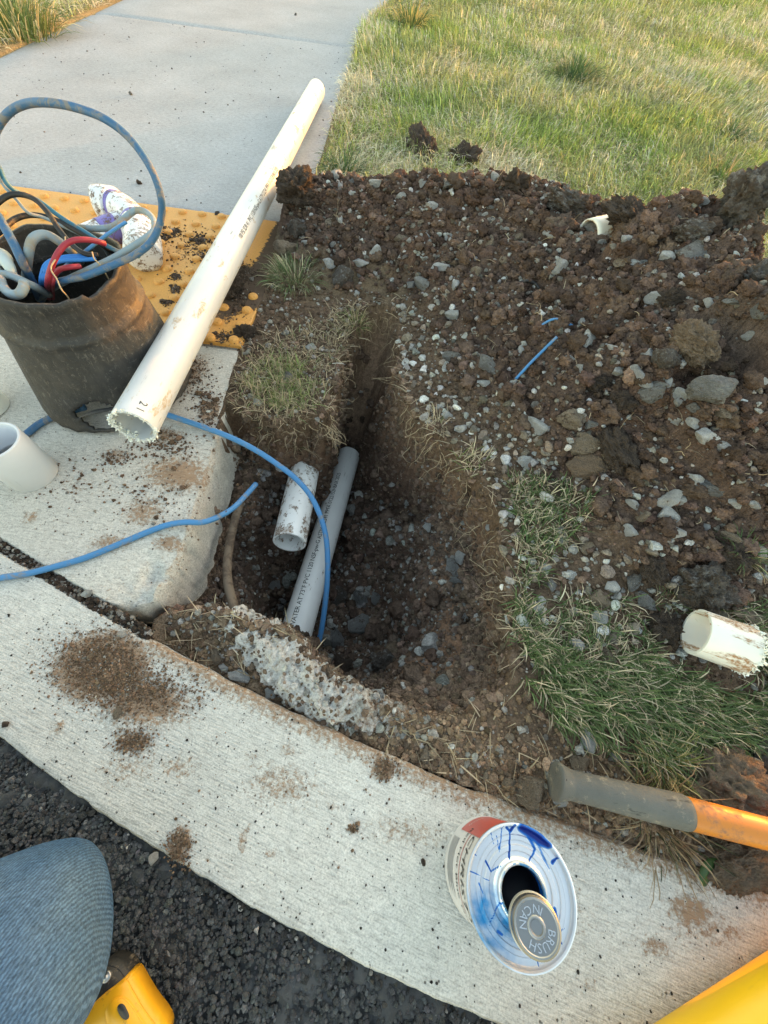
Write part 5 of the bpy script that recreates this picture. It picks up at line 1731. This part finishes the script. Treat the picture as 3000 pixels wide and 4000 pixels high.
def scatter(name, templates, pos, size, col, mat, smooth_shade=False, squash=.75):
    """many small pieces as one object"""
    n = len(pos)
    which = RNG.integers(0, len(templates), n)
    Vs, Fs, Cs = [], [], []
    base = 0
    for t, (TV, TF) in enumerate(templates):
        sel = np.where(which == t)[0]
        if not len(sel):
            continue
        M_ = rand_rot(len(sel)) * size[sel][:, None, None]
        v = np.einsum('nij,kj->nki', M_, TV)
        v[:, :, 2] *= squash
        v = v + pos[sel][:, None, :]
        k = len(TV)
        Vs.append(v.reshape(-1, 3))
        Fs.append((TF[None, :, :] + (np.arange(len(sel)) * k)[:, None, None]).reshape(-1, 3) + base)
        Cs.append(np.repeat(col[sel], k, 0))
        base += len(sel) * k
    o = mesh_obj(name, np.concatenate(Vs), np.concatenate(Fs), mat, None, smooth_shade, np.concatenate(Cs))
    o['kind'] = 'stuff'
    return o

def jitter_ico(sub, seed, amp):
    rnd = np.random.default_rng(seed)
    V, F = ico(sub)
    V = V * rnd.uniform(.7, 1.2, 3) * (1 + rnd.normal(0, amp, (len(V), 1)))
    return V, F

CR1 = [jitter_ico(1, 500 + i, .16) for i in range(6)]
CR2 = [(lambda g: (g[0], g[1]))(stone_geo(520 + i, 2, 7, .05)) for i in range(6)]
CRC = [clod_geo(540 + i, 3, .45, 1.8) for i in range(8)]
CR1 = [(v, f) for v, f in CR1]

def sample(n, weight_fn, xr, yr):
    x, y = RNG.uniform(*xr, n), RNG.uniform(*yr, n)
    w = weight_fn(x, y)
    k = RNG.random(n) < w
    return x[k], y[k]

def free_of_concrete(x, y):
    return ~(((x < x_sw(y) + .002) & (y > y_up(x))) | (y < y_up(x) + .002))

def tint(base, n, var=.28):
    return np.clip(np.array(base)[None, :] * np.exp(RNG.normal(0, var, (n, 1))) * np.exp(RNG.normal(0, .022, (n, 3))), .008, .9)

# fine crumbs on the pile, larger crumbs, clods
x, y = sample(52000, lambda a, b: grid_at(pile_mask, a, b) * .75 * free_of_concrete(a, b), (-.5, 1.15), (.1, 1.75))
s = np.clip(RNG.lognormal(-5.75, .42, len(x)), .0014, .008)
g = (RNG.random(len(x)) < .14)[:, None]
cc = np.where(g, tint((.26, .245, .225), len(x)), tint((.122, .081, .062), len(x)))
scatter('soil_crumbs', CR1, gpos(x, y, s * .3), s, cc, MAT['crumb'])
x, y = sample(9000, lambda a, b: grid_at(pile_mask, a, b) * free_of_concrete(a, b), (-.5, 1.15), (.1, 1.75))
s = np.clip(RNG.lognormal(-4.75, .45, len(x)), .005, .030)
cc = tint((.122, .081, .062), len(x), .30)
scatter('soil_clods', CRC, gpos(x, y, s * .25), s, cc, MAT['crumb'], True)
x, y = sample(1500, lambda a, b: grid_at(pile_mask, a, b) * smooth(.05, .16, grid_at(pz, a, b)) * free_of_concrete(a, b), (-.45, 1.15), (.15, 1.6))
s = np.clip(RNG.lognormal(-3.95, .30, len(x)), .014, .036)
LC = [clod_geo(560 + i, 4, .42, 1.7) for i in range(8)]
x2, y2 = sample(170, lambda a, b: smooth(.13, .19, grid_at(pz, a, b)) * free_of_concrete(a, b), (.15, 1.1), (.4, 1.4))
s2 = RNG.uniform(.028, .050, len(x2))
scatter('big_soil_lumps', LC, gpos(x2, y2, -s2 * .2), s2, tint((.118, .082, .064), len(x2), .22), MAT['crumb'], True)
scatter('large_clods', LC, gpos(x, y, -s * .1), s, tint((.124, .082, .062), len(x), .28), MAT['crumb'], True)
x, y = sample(5200, lambda a, b: grid_at(pile_mask, a, b) * .7 * free_of_concrete(a, b), (-.5, 1.15), (.1, 1.75))
s = np.clip(RNG.lognormal(-5.0, .3, len(x)), .003, .0095)
cc = np.where((RNG.random(len(x)) < .35)[:, None], tint((.42, .41, .40), len(x), .25), tint((.20, .18, .155), len(x), .3))
scatter('gravel', CR2, gpos(x, y, s * .35), s, cc, MAT['crumb'])
kk_ = RNG.integers(0, len(hv_top), 900)
s = np.clip(RNG.lognormal(-6.0, .5, 900), .001, .006)
scatter('footing_crumbs', CR1, hv_top[kk_] + RNG.normal(0, .002, (900, 3)) * np.array([1, 1, .3]), s, np.where((RNG.random(900) < .35)[:, None], tint((.36, .34, .31), 900), tint((.17, .12, .085), 900)), MAT['crumb'])
# pit floor and walls
x, y = sample(34000, lambda a, b: (grid_at(inpit, a, b) > .5) * ~((b > .80) & (a < .02)) * np.clip(.25 + 2.2 * smooth(.1, .3, -grid_at(z, a, b)), 0, 1) * free_of_concrete(a, b), (-.37, .26), (.02, .96))
s = np.clip(RNG.lognormal(-5.75, .5, len(x)), .0012, .009)
cc = np.where((RNG.random(len(x)) < .16)[:, None], tint((.28, .265, .245), len(x)), tint((.140, .100, .077), len(x)))
scatter('pit_crumbs', CR1, gpos(x, y, s * .3), s, cc, MAT['crumb'])
x, y = sample(3000, lambda a, b: (grid_at(inpit, a, b) > .5) * (smooth(.14, .3, -grid_at(z, a, b)) + .1) * free_of_concrete(a, b), (-.37, .26), (.02, .96))
s = np.clip(RNG.lognormal(-4.55, .45, len(x)), .005, .028)
k = RNG.random(len(x)) < .28
cc = np.where(k[:, None], tint((.30, .29, .275), len(x), .3), tint((.145, .10, .076), len(x)))
gp_ = gpos(x, y, s * .25)
scatter('pit_rubble', CRC, gp_[~k], s[~k], cc[~k], MAT['crumb'], True)
scatter('pit_gravel', CR2, gp_[k], s[k] * .85, cc[k], MAT['crumb'])
xx_, yy_ = RNG.uniform(-.36, .27, 120000), RNG.uniform(.02, .98, 120000)
dd_ = poly_sdf(xx_, yy_, PIT)
kk_ = (dd_ < .002) & (dd_ > -.055) & free_of_concrete(xx_, yy_) & (RNG.random(len(xx_)) < .55) & ~((yy_ > .80) & (xx_ < .02))
x, y = xx_[kk_], yy_[kk_]
s = np.clip(RNG.lognormal(-5.55, .5, len(x)), .0015, .011)
scatter('wall_crumbs', CR1, gpos(x, y, -s * .1), s, tint((.185, .128, .092), len(x), .26), MAT['crumb'])
# dry soil along the kerb
def kerbw(a, b):
    d = b - y_up(a)
    return smooth(.17, .02, d) * (d > .003) * (grid_at(inpit, a, b) < .5) * (a > -.33)
x, y = sample(30000, kerbw, (-.34, .75), (-.16, .25))
s = np.clip(RNG.lognormal(-6.05, .5, len(x)), .001, .0065)
cc = np.where((RNG.random(len(x)) < .12)[:, None], tint((.30, .28, .25), len(x)), tint((.25, .17, .11), len(x)))
scatter('dry_crumbs', CR1, gpos(x, y, s * .3), s, cc, MAT['crumb'])
x, y = sample(700, kerbw, (-.34, .75), (-.16, .25))
s = np.clip(RNG.lognormal(-5.1, .35, len(x)), .003, .011)
cc = np.where((RNG.random(len(x)) < .4)[:, None], tint((.36, .34, .31), len(x), .2), tint((.26, .19, .13), len(x), .25))
scatter('kerb_gravel', CR2, gpos(x, y, s * .3), s, cc, MAT['crumb'])
# sod block and the strip between pile and hole
x, y = sample(26000, lambda a, b: (grid_at(inpit, a, b) < .3) * (grid_at(pile_mask, a, b) < .7) * free_of_concrete(a, b) * .6, (-.40, .75), (.1, 1.0))
s = np.clip(RNG.lognormal(-5.8, .5, len(x)), .0014, .008)
cc = np.where((RNG.random(len(x)) < .2)[:, None], tint((.32, .30, .27), len(x)), tint((.14, .095, .068), len(x)))
xg, yg = sample(1700, lambda a, b: (grid_at(inpit, a, b) < .3) * (grid_at(pile_mask, a, b) < .8) * free_of_concrete(a, b) * .6, (-.05, .60), (.15, 1.0))
sg_ = np.clip(RNG.lognormal(-4.95, .45, len(xg)), .0028, .014)
scatter('loose_gravel', CR2, gpos(xg, yg, sg_ * .3), sg_, np.where((RNG.random(len(xg)) < .5)[:, None], tint((.40, .39, .37), len(xg), .3), tint((.24, .20, .16), len(xg), .3)), MAT['crumb'])
scatter('loose_crumbs', CR1, gpos(x, y, s * .3), s, cc, MAT['crumb'])

# dirt spilled on concrete: small heap on the kerb, bits on the ramp and the panel, joint filling
def spill(name, blobs, n, ls, sg, zoff=0.0, col=(.10, .066, .045), stone=.06):
    xs, ys = [], []
    for (u, v, ru, rv, wgt) in blobs:
        c0_ = P(u, v)
        ex = P(u + ru, v) - c0_
        ey = P(u, v + rv) - c0_
        k = int(n * wgt)
        a = RNG.normal(0, .45, (k, 2))
        q = c0_[None, :] + a[:, :1] * ex[None, :] + a[:, 1:] * ey[None, :]
        xs.append(q[:, 0])
        ys.append(q[:, 1])
    x, y = np.concatenate(xs), np.concatenate(ys)
    s = np.clip(RNG.lognormal(ls, sg, len(x)), .0007, .008)
    cc = np.where((RNG.random(len(x)) < stone)[:, None], tint((.30, .28, .25), len(x)), tint(col, len(x)))
    zz_ = np.full(len(x), zoff) + s * .35
    return scatter(name, CR1, np.stack([x, y, zz_], -1), s, cc, MAT['crumb'])
spill('spilled_dirt', [(395, 2590, 210, 140, .40), (420, 2640, 110, 70, .22), (560, 2700, 260, 120, .2), (520, 2900, 90, 60, .06), (700, 3310, 60, 90, .05), (1500, 3000, 55, 55, .04), (1380, 3235, 26, 22, .01),
                       (1000, 3100, 700, 300, .012)], 6500, -6.95, .38, 0.0, (.19, .125, .082))
spill('dirt_on_ramp', [(640, 1740, 160, 70, .22), (760, 1480, 90, 120, .25), (820, 1600, 50, 80, .2), (450, 1790, 90, 40, .08), (600, 1950, 250, 200, .15), (300, 1900, 300, 150, .1)], 1500, -6.5, .5, 0.0, (.15, .10, .07))
spill('dirt_on_panel', [(680, 920, 45, 22, .14), (790, 950, 50, 26, .14), (640, 945, 26, 16, .07), (690, 1095, 22, 16, .07), (690, 1140, 20, 16, .07), (660, 1195, 26, 14, .05), (570, 1000, 30, 12, .04), (800, 1010, 60, 40, .06),
                        (940, 1180, 60, 80, .14), (900, 1330, 70, 30, .06), (740, 1000, 200, 150, .1), (960, 1080, 70, 60, .14)], 2400, -6.45, .5, .0085, (.10, .072, .055), .05)
jx = RNG.uniform(-.66, -.335, 2600)
js = np.clip(RNG.lognormal(-5.95, .45, len(jx)), .0012, .006)
jc = np.where((RNG.random(len(jx)) < .3)[:, None], tint((.22, .20, .18), len(jx)), tint((.05, .036, .028), len(jx)))
scatter('joint_dirt', CR1, np.stack([jx, y_up(jx) + RNG.uniform(-.003, .013, len(jx)), RNG.uniform(-.016, -.002, len(jx))], -1), js, jc, MAT['crumb'])
# grit along the road edge
ax_ = RNG.uniform(-.55, .25, 800)
ay_ = y_lo(ax_) - np.abs(RNG.normal(0, .012, len(ax_)))
as_ = np.clip(RNG.lognormal(-6.2, .45, len(ax_)), .001, .0045)
ac = np.where((RNG.random(len(ax_)) < .16)[:, None], tint((.42, .38, .33), len(ax_)), tint((.07, .062, .055), len(ax_)))
scatter('road_grit', CR2[:3], np.stack([ax_, ay_, -.010 + as_ * .5], -1), as_, ac, MAT['crumb'])
ax_, ay_ = RNG.uniform(-.95, .65, 90000), RNG.uniform(-.55, .05, 90000)
k = ay_ < y_lo(ax_) - .004
ax_, ay_ = ax_[k], ay_[k]
as_ = np.clip(RNG.lognormal(-6.1, .38, len(ax_)), .0011, .005)
scatter('asphalt_chips', CR1, np.stack([ax_, ay_, -.0072 + 0 * as_], -1), as_, tint((.080, .080, .082), len(ax_), .26), MAT['crumb'])
# dark specks on the kerb and the walk
x = RNG.uniform(-.7, .65, 900)
y = y_lo(x) + (y_up(x) - y_lo(x)) * RNG.random(900)
s = np.clip(RNG.lognormal(-7.2, .45, 900), .0004, .002)
scatter('kerb_specks', CR1, np.stack([x, y, s * .3], -1), s, tint((.05, .045, .042), 900), MAT['crumb'])
x, y = RNG.uniform(-1.9, -.42, 420), RNG.uniform(1.34, 3.3, 420) ** 1.0
s = np.clip(RNG.lognormal(-6.5, .5, 420), .0008, .004)
scatter('walk_specks', CR1, np.stack([x, y, s * .3], -1), s, tint((.08, .07, .062), 420), MAT['crumb'])
for (u, v, r_, mt, lb) in [(512, 370, .009, G_, 'small dark stone alone in the middle of the sidewalk'), (545, 720, .012, MAT['clod'], 'dark dirt lump on the sidewalk just behind the yellow panel'), (852, 845, .014, MAT['clod_gray'], 'grey clod at the back edge of the yellow panel'),
                           (1155, 60, .008, G_, 'tiny dark stone on the far sidewalk'), (605, 3355, .007, W_, 'white pebble at the road edge of the kerb'), (358, 2565, .006, T_, 'tan pebble on the spilled dirt heap'), (465, 2785, .009, T_, 'flat tan pebble below the spilled dirt'),
                           (30, 2830, .006, MAT['clod'], 'black grit lump on the kerb at the left edge'), (1655, 3370, .005, MAT['clod'], 'dark leaf-like bit left of the glue can'), (345, 2320, .008, W_, 'pale pebble in the joint beside the blue cable'), (475, 2478, .008, W_, 'white pebble in the joint near the broken corner'),
                           (620, 1690, .008, MAT['clod'], 'dirt lump under the open end of the long pipe')]:
    put_rock('stone', random.choice(STONES), mt, P(u, v, 0), r_, lb, 'stone', None, None, .2)

# ================================================================== GRASS
def grass_material(name, trans=.35):
    m = Mat(name, 0.65, spec=0.25)
    col_ = m.attr('col')
    m.put(m.b.inputs['Base Color'], col_)
    tr = m.n('ShaderNodeBsdfTranslucent')
    m.L(col_, tr.inputs[0])
    mx = m.n('ShaderNodeMixShader')
    mx.inputs[0].default_value = trans
    m.L(m.b.outputs[0], mx.inputs[1])
    m.L(tr.outputs[0], mx.inputs[2])
    m.L(mx.outputs[0], m.nt.nodes['Material Output'].inputs[0])
    return m.m
MAT['grass'] = grass_material('grass_blades')

def blades_geo(pos, length, width, head, lean, curl, col):
    """pos (n,3); lean: how far the tip lies over (0 upright .. 1 flat)"""
    n = len(pos)
    h = np.stack([np.cos(head), np.sin(head), np.zeros(n)], -1)
    side = np.stack([-np.sin(head), np.cos(head), np.zeros(n)], -1)
    tw = RNG.uniform(-1.2, 1.2, n)[:, None]
    side = side * np.cos(tw) + np.array([0, 0, 1.0]) * np.sin(tw) * .5 + h * np.sin(tw) * .4
    up = np.array([0, 0, 1.0])
    L = length[:, None]
    ln, cl = lean[:, None], curl[:, None]
    p1 = pos + L * .40 * (up * np.sqrt(np.clip(1 - ln ** 2, .02, 1)) + h * ln)
    l2 = np.clip(ln + cl * .5, 0, .995)
    p2 = p1 + L * .34 * (up * np.sqrt(1 - l2 ** 2) + h * l2)
    l3 = np.clip(ln + cl, 0, 1.25)
    p3 = p2 + L * .28 * (up * np.cos(l3 * 1.57) + h * np.sin(np.clip(l3, 0, 1) * 1.57))
    w = (width * .5)[:, None] * side
    V = np.stack([pos - w, pos + w, p1 - w * .95, p1 + w * .95, p2 - w * .65, p2 + w * .65, p3], 1)
    base = (np.arange(n) * 7)[:, None]
    T = np.array([[0, 1, 3], [0, 3, 2], [2, 3, 5], [2, 5, 4], [4, 5, 6]])
    F = (T[None] + base[:, :, None]).reshape(-1, 3)
    return V.reshape(-1, 3), F, np.repeat(col, 7, 0)

def grass_obj(name, parts, parent=None):
    Vs, Fs, Cs = [], [], []
    b = 0
    for (V, F, C_) in parts:
        Vs.append(V)
        Fs.append(F + b)
        Cs.append(C_)
        b += len(V)
    return mesh_obj(name, np.concatenate(Vs), np.concatenate(Fs), MAT['grass'], parent, True, np.concatenate(Cs))

def colmix(n, green, straw, frac, var=.22):
    k = (RNG.random(n) < frac)[:, None]
    return np.where(k, tint(straw, n, var), tint(green, n, var))

# the lawn behind the pile and left of the walk
def lawn_patch(n, xr, yr, lenr, wr, keep=None):
    x, y = RNG.uniform(*xr, n), RNG.uniform(*yr, n)
    ok = ~((x < x_sw(y) + .004) & (x > -2.035)) & (y > y_up(x) + .02)
    ok &= (grid_at(pile_mask, x, y) < .25)
    if keep is not None:
        ok &= keep(x, y)
    x, y = x[ok], y[ok]
    n = len(x)
    ln_ = RNG.uniform(*lenr, n) * (.75 + .5 * vnoise(x * 4, y * 4, 61))
    dry = np.clip(.38 + .60 * fbm(x * 1.6, y * 1.6, 4, 62) + .50 * fbm(x * 7, y * 7, 3, 63) + .30 * smooth(.35, .0, x - x_sw(y)) * (y < 4), .05, .93)
    k = (RNG.random(n) < dry)[:, None]
    hue = smooth(-.35, .35, fbm(x * 2.6 + 9, y * 2.6, 3, 64))[:, None]
    green = np.array([.30, .40, .115]) * hue + np.array([.36, .40, .17]) * (1 - hue)
    cc = np.where(k, tint((.74, .67, .49), n, .30), np.clip(green * np.exp(RNG.normal(-.08, .36, (n, 1))), .01, .8))
    head = RNG.uniform(0, 6.28, n) * .6 + 1.0 + 3.0 * vnoise(x * 3, y * 3, 65)
    lean = np.clip(RNG.normal(.56, .24, n) + k[:, 0] * .18, .02, .98)
    return blades_geo(gpos(x, y, -.003), ln_, RNG.uniform(*wr, n), head, lean, RNG.uniform(.1, .7, n), cc)
parts = [lawn_patch(60000, (-.50, 2.3), (1.25, 2.5), (.034, .072), (.0020, .0040)),
         lawn_patch(90000, (-.60, 3.2), (2.5, 4.2), (.036, .080), (.0028, .0052)),
         lawn_patch(80000, (-.60, 4.6), (4.2, 7.6), (.040, .080), (.0036, .0065)),
         lawn_patch(36000, (-3.6, -2.03), (.3, 5.6), (.035, .085), (.003, .006)),
         lawn_patch(26000, (.78, 2.3), (-.45, .60), (.026, .056), (.002, .004)),
         lawn_patch(22000, (1.0, 2.3), (.05, 1.3), (.030, .062), (.002, .004))]
lawn = grass_obj('lawn_grass', parts)
tag(lawn, kind='stuff')

# grass around the hole
NEAR_DENSE = [P(u, v)[:2] for u, v in [(2040, 2500), (2120, 2490), (2200, 2560), (2330, 2610), (2480, 2560), (2560, 2500), (2700, 2530), (2850, 2480), (3200, 2480), (3250, 3000), (2950, 2920), (2700, 2960), (2500, 2960), (2330, 2890), (2180, 2820), (2080, 2720)]]
NEAR_STRIP = [P(u, v)[:2] for u, v in [(1985, 1880), (2080, 1880), (2230, 1990), (2260, 2090), (2150, 2170), (2110, 2260), (2060, 2350), (2090, 2480), (2040, 2560), (2000, 2480), (2010, 2300), (2010, 2100)]]
NEAR_THIN = [P(u, v)[:2] for u, v in [(2060, 2360), (2350, 2350), (2600, 2330), (2900, 2400), (3200, 2420), (3200, 2700), (2400, 2700), (2060, 2600)]]
BLOCK = [P(u, v)[:2] for u, v in [(900, 1540), (960, 1400), (1060, 1330), (1180, 1290), (1330, 1230), (1395, 1215), (1345, 1380), (1285, 1450), (1265, 1580), (1180, 1650), (1080, 1650), (960, 1600)]]
BLOCK_G = [P(u, v)[:2] for u, v in [(950, 1500), (1060, 1400), (1200, 1420), (1240, 1520), (1180, 1620), (1050, 1600)]]
def poly_grass(poly, n, green, straw, frac, lenr, wr, lean_mu=.5, face=None, minz=-.05):
    a = np.array(poly)
    x, y = RNG.uniform(a[:, 0].min(), a[:, 0].max(), n), RNG.uniform(a[:, 1].min(), a[:, 1].max(), n)
    ok = (poly_sdf(x, y, poly) + .02 * fbm(x * 30, y * 30, 3, 66) < 0) & (ground_z(x, y) > minz)
    ok &= vnoise(x * 45, y * 45, 67) > .22
    ok &= poly_sdf(x, y, [(.455, .235), (.60, .225), (.65, .13), (.56, .115), (.46, .15)]) > 0
    x, y = x[ok], y[ok]
    n = len(x)
    cc = colmix(n, green, straw, frac)
    head = RNG.uniform(0, 6.28, n) if face is None else face + RNG.normal(0, .8, n)
    return blades_geo(gpos(x, y, -.002), RNG.uniform(*lenr, n), RNG.uniform(*wr, n), head,
                      np.clip(RNG.normal(lean_mu, .25, n), .05, .98), RNG.uniform(.1, .8, n), cc)
GRN, GRN2, STR = (.115, .165, .065), (.19, .23, .10), (.56, .47, .33)
parts = [poly_grass(NEAR_DENSE, 12500, GRN, STR, .28, (.022, .055), (.0015, .0030), .60, -.9),
         poly_grass(NEAR_STRIP, 3400, GRN, STR, .42, (.018, .046), (.0014, .0029), .6),
         poly_grass(NEAR_THIN, 5000, GRN, STR, .45, (.016, .044), (.0013, .0026), .7),
         poly_grass(BLOCK, 2900, GRN2, (.42, .34, .23), .85, (.016, .036), (.0012, .0024), .72),
         poly_grass(BLOCK_G, 1700, (.22, .27, .10), (.46, .39, .25), .45, (.02, .042), (.0012, .0024), .55)]
near_grass = grass_obj('turf_grass', parts)
tag(near_grass, kind='stuff')

# straw and dead blades lying about on soil, roots hanging from the cut edges
def straw_on(n, weight, xr, yr, lenr, name_=None):
    x, y = sample(n, weight, xr, yr)
    n = len(x)
    return blades_geo(gpos(x, y, .003), RNG.uniform(*lenr, n), RNG.uniform(.0010, .0022, n), RNG.uniform(0, 6.28, n),
                      RNG.uniform(.88, .98, n), RNG.uniform(-.1, .3, n), tint((.46, .37, .25), n, .28))
rimw = lambda a, b: np.exp(-(poly_sdf(a, b, PIT) / .022) ** 2) * free_of_concrete(a, b) * (b > .1)
parts = [straw_on(3800, rimw, (-.36, .3), (.05, 1.02), (.014, .045)),
         straw_on(1500, lambda a, b: kerbw(a, b), (-.33, .75), (-.16, .25), (.012, .04)),
         straw_on(900, lambda a, b: grid_at(pile_mask, a, b) * .5 * free_of_concrete(a, b), (-.45, 1.0), (.2, 1.6), (.012, .045)),
         straw_on(500, lambda a, b: (poly_sdf(a, b, BLOCK) < .03) * 1.0, (-.42, -.12), (.45, 1.0), (.015, .04))]
straw = grass_obj('straw', parts)
tag(straw, kind='stuff')

def root_tubes(n, starts, seed):
    rnd = np.random.default_rng(seed)
    Vs, Fs = [], []
    b = 0
    for k in range(n):
        p, d0, L, r = starts(rnd)
        m_ = 6
        pts = [np.array(p)]
        d_ = np.array(d0, float)
        for i in range(m_):
            d_ = d_ + rnd.normal(0, .45, 3)
            d_[2] -= .12
            d_ /= np.linalg.norm(d_)
            pts.append(pts[-1] + d_ * L / m_)
        V, F = tube_geo(catmull(pts, 2), np.linspace(r, r * .35, 2 * m_ + 1), 4, False)
        Vs.append(V)
        Fs += [tuple(i + b for i in f) for f in F]
        b += len(V)
    return np.concatenate(Vs), Fs
PITA = np.array(PIT + [PIT[0]])
def rim_start(rnd):
    while True:
        i = rnd.integers(9, 27)
        t = rnd.random()
        q = PITA[i] * (1 - t) + PITA[i + 1] * t
        if q[0] > -.34:
            break
    inward = np.array([-.05, .4]) - q
    inward /= np.linalg.norm(inward)
    zz_ = -abs(rnd.normal(0, .05))
    q = q + inward * (.004 + -zz_ * .16)
    return (q[0], q[1], zz_), (inward[0] * .6 + rnd.normal(0, .4), inward[1] * .6 + rnd.normal(0, .4), -.5), rnd.uniform(.02, .075), rnd.uniform(.0004, .0010)
V, F = root_tubes(230, rim_start, 71)
roots = mesh_obj('hanging_roots', V, F, MAT['root'])
tag(roots, kind='stuff')
def pile_start(rnd):
    while True:
        x, y = rnd.uniform(-.4, 1.0), rnd.uniform(.3, 1.6)
        if float(grid_at(pile_mask, x, y)) > .6:
            break
    zz_ = float(ground_z(x, y)) + .006
    return (x, y, zz_), (rnd.normal(), rnd.normal(), .35), rnd.uniform(.02, .06), rnd.uniform(.0004, .0009)
V, F = root_tubes(110, pile_start, 72)
tag(mesh_obj('loose_roots', V, F, MAT['root']), kind='stuff')

# tufts that stand out
def tuft(label, base, n, rad, lenr, wr, green, straw=(.36, .30, .17), frac=.1, spread=.75, group=None, lean0=.2, swirl=.35):
    o = empty('grass_tuft', base)
    tag(o, label, 'grass tuft', group)
    a, r_ = RNG.uniform(0, 6.28, n), np.sqrt(RNG.random(n)) * rad
    pos = np.stack([r_ * np.cos(a), r_ * np.sin(a), np.zeros(n)], -1)
    lean = np.clip(lean0 + r_ / rad * spread * RNG.uniform(.4, 1.1, n), .03, .95)
    g = blades_geo(pos, RNG.uniform(*lenr, n), RNG.uniform(*wr, n), a + RNG.normal(0, swirl, n), lean, RNG.uniform(.1, .7, n), colmix(n, green, straw, frac))
    grass_obj('blades', [g], o)
    return o
def gp(u, v):
    q = hit(u, v)
    return (q[0], q[1], q[2] - .004)
DK = (.075, .14, .06)
tuft('dark green spiky tuft in the middle of the lawn', tuple(P(2240, 325, -.004)), 420, .085, (.08, .145), (.0035, .006), DK, frac=.05)
tuft('tall yellow-tipped tuft at the far sidewalk edge', tuple(P(1600, 120, -.004)), 240, .075, (.09, .17), (.005, .008), (.11, .17, .06), (.70, .56, .22), .35)
tuft('green tuft behind the rooty clod at the sidewalk edge', tuple(P(1345, 690, -.004)), 130, .035, (.06, .13), (.0028, .0045), DK, frac=.05, spread=.9)
tuft('wide green tuft on the right of the lawn', tuple(P(2820, 705, -.004)), 240, .07, (.06, .11), (.003, .005), (.13, .20, .06), frac=.2)
tuft('smaller dark tuft above the wide right tuft', tuple(P(2840, 545, -.004)), 180, .06, (.06, .10), (.003, .005), DK, frac=.2)
tuft('bushy tuft in the top left corner beyond the sidewalk', tuple(P(70, 130, -.004)), 480, .20, (.12, .22), (.005, .008), (.14, .20, .07), (.60, .50, .26), .25)
tuft('matted grey-green tuft caught in the dirt beside the panel', gp(1150, 1085), 420, .055, (.03, .07), (.0016, .003), (.15, .20, .09), (.46, .42, .28), .35, .9)
tuft('short tuft hanging at the left of the trench head', gp(1390, 1265), 120, .02, (.025, .05), (.0012, .0022), (.10, .14, .04), (.38, .31, .18), .45, .9)
tuft('dry straw tuft on the right edge of the trench', gp(1700, 1660), 60, .022, (.02, .055), (.0014, .0026), (.12, .14, .05), (.56, .46, .32), .92, .9, swirl=2.0)
tuft('dry straw tuft at the edge above the right pit wall', gp(1850, 1800), 80, .034, (.02, .055), (.0014, .0026), (.18, .22, .08), (.56, .46, .32), .75, .9, swirl=2.0)
tuft('yellowish tuft beside the join of grip and shaft', gp(2590, 2985), 130, .02, (.035, .075), (.0013, .0024), (.16, .18, .05), (.42, .34, .17), .5, .85)
tuft('flattened dry tuft along the kerb under the orange handle', gp(2560, 3180), 120, .035, (.04, .09), (.0013, .0024), (.05, .08, .03), (.34, .25, .15), .8, .9)
tuft('dry strands lying on the kerb edge at the right', gp(2880, 3400), 60, .05, (.03, .07), (.0013, .0024), (.05, .08, .03), (.40, .28, .15), .9, .95, None, .6)
tuft('small green sprout in the pile foot at the right', gp(2900, 2160), 60, .015, (.03, .06), (.0014, .0024), (.09, .15, .05), frac=.1, spread=.9)
tuft('short straw sprout on the bare front of the sod block', gp(1155, 1745), 46, .010, (.02, .045), (.0013, .0022), (.10, .14, .05), (.36, .27, .16), .6, .9)

# small broad leaves by the kerb
MAT['leaf'] = plastic_material('leaf_green', (0.035, 0.085, 0.020), 0.5, 0.0, scratch=0.0)
def leaf(label, p, r, rz, tilt):
    V, F = [(0, 0, 0)], []
    n = 18
    for k in range(n):
        a = 2 * math.pi * k / n
        rr = r * (1 + .22 * math.cos(2 * a))
        V.append((rr * math.cos(a), rr * .7 * math.sin(a), .12 * r * math.cos(2 * a)))
    for k in range(n):
        F.append((0, 1 + k, 1 + (k + 1) % n))
    o = mesh_obj('leaf', np.array(V), F, MAT['leaf'])
    sol = o.modifiers.new('thick', 'SOLIDIFY')
    sol.thickness = .0006
    o.location = p
    o.rotation_euler = (tilt, .2, rz)
    return tag(o, label, 'leaf')
leaf('round green leaf at the kerb edge under the orange handle', P(2770, 3405, .006), .019, .5, .3)
leaf('small green leaf beside the yellow handle at the right edge', P(2990, 3752, .004), .010, .2, .1)
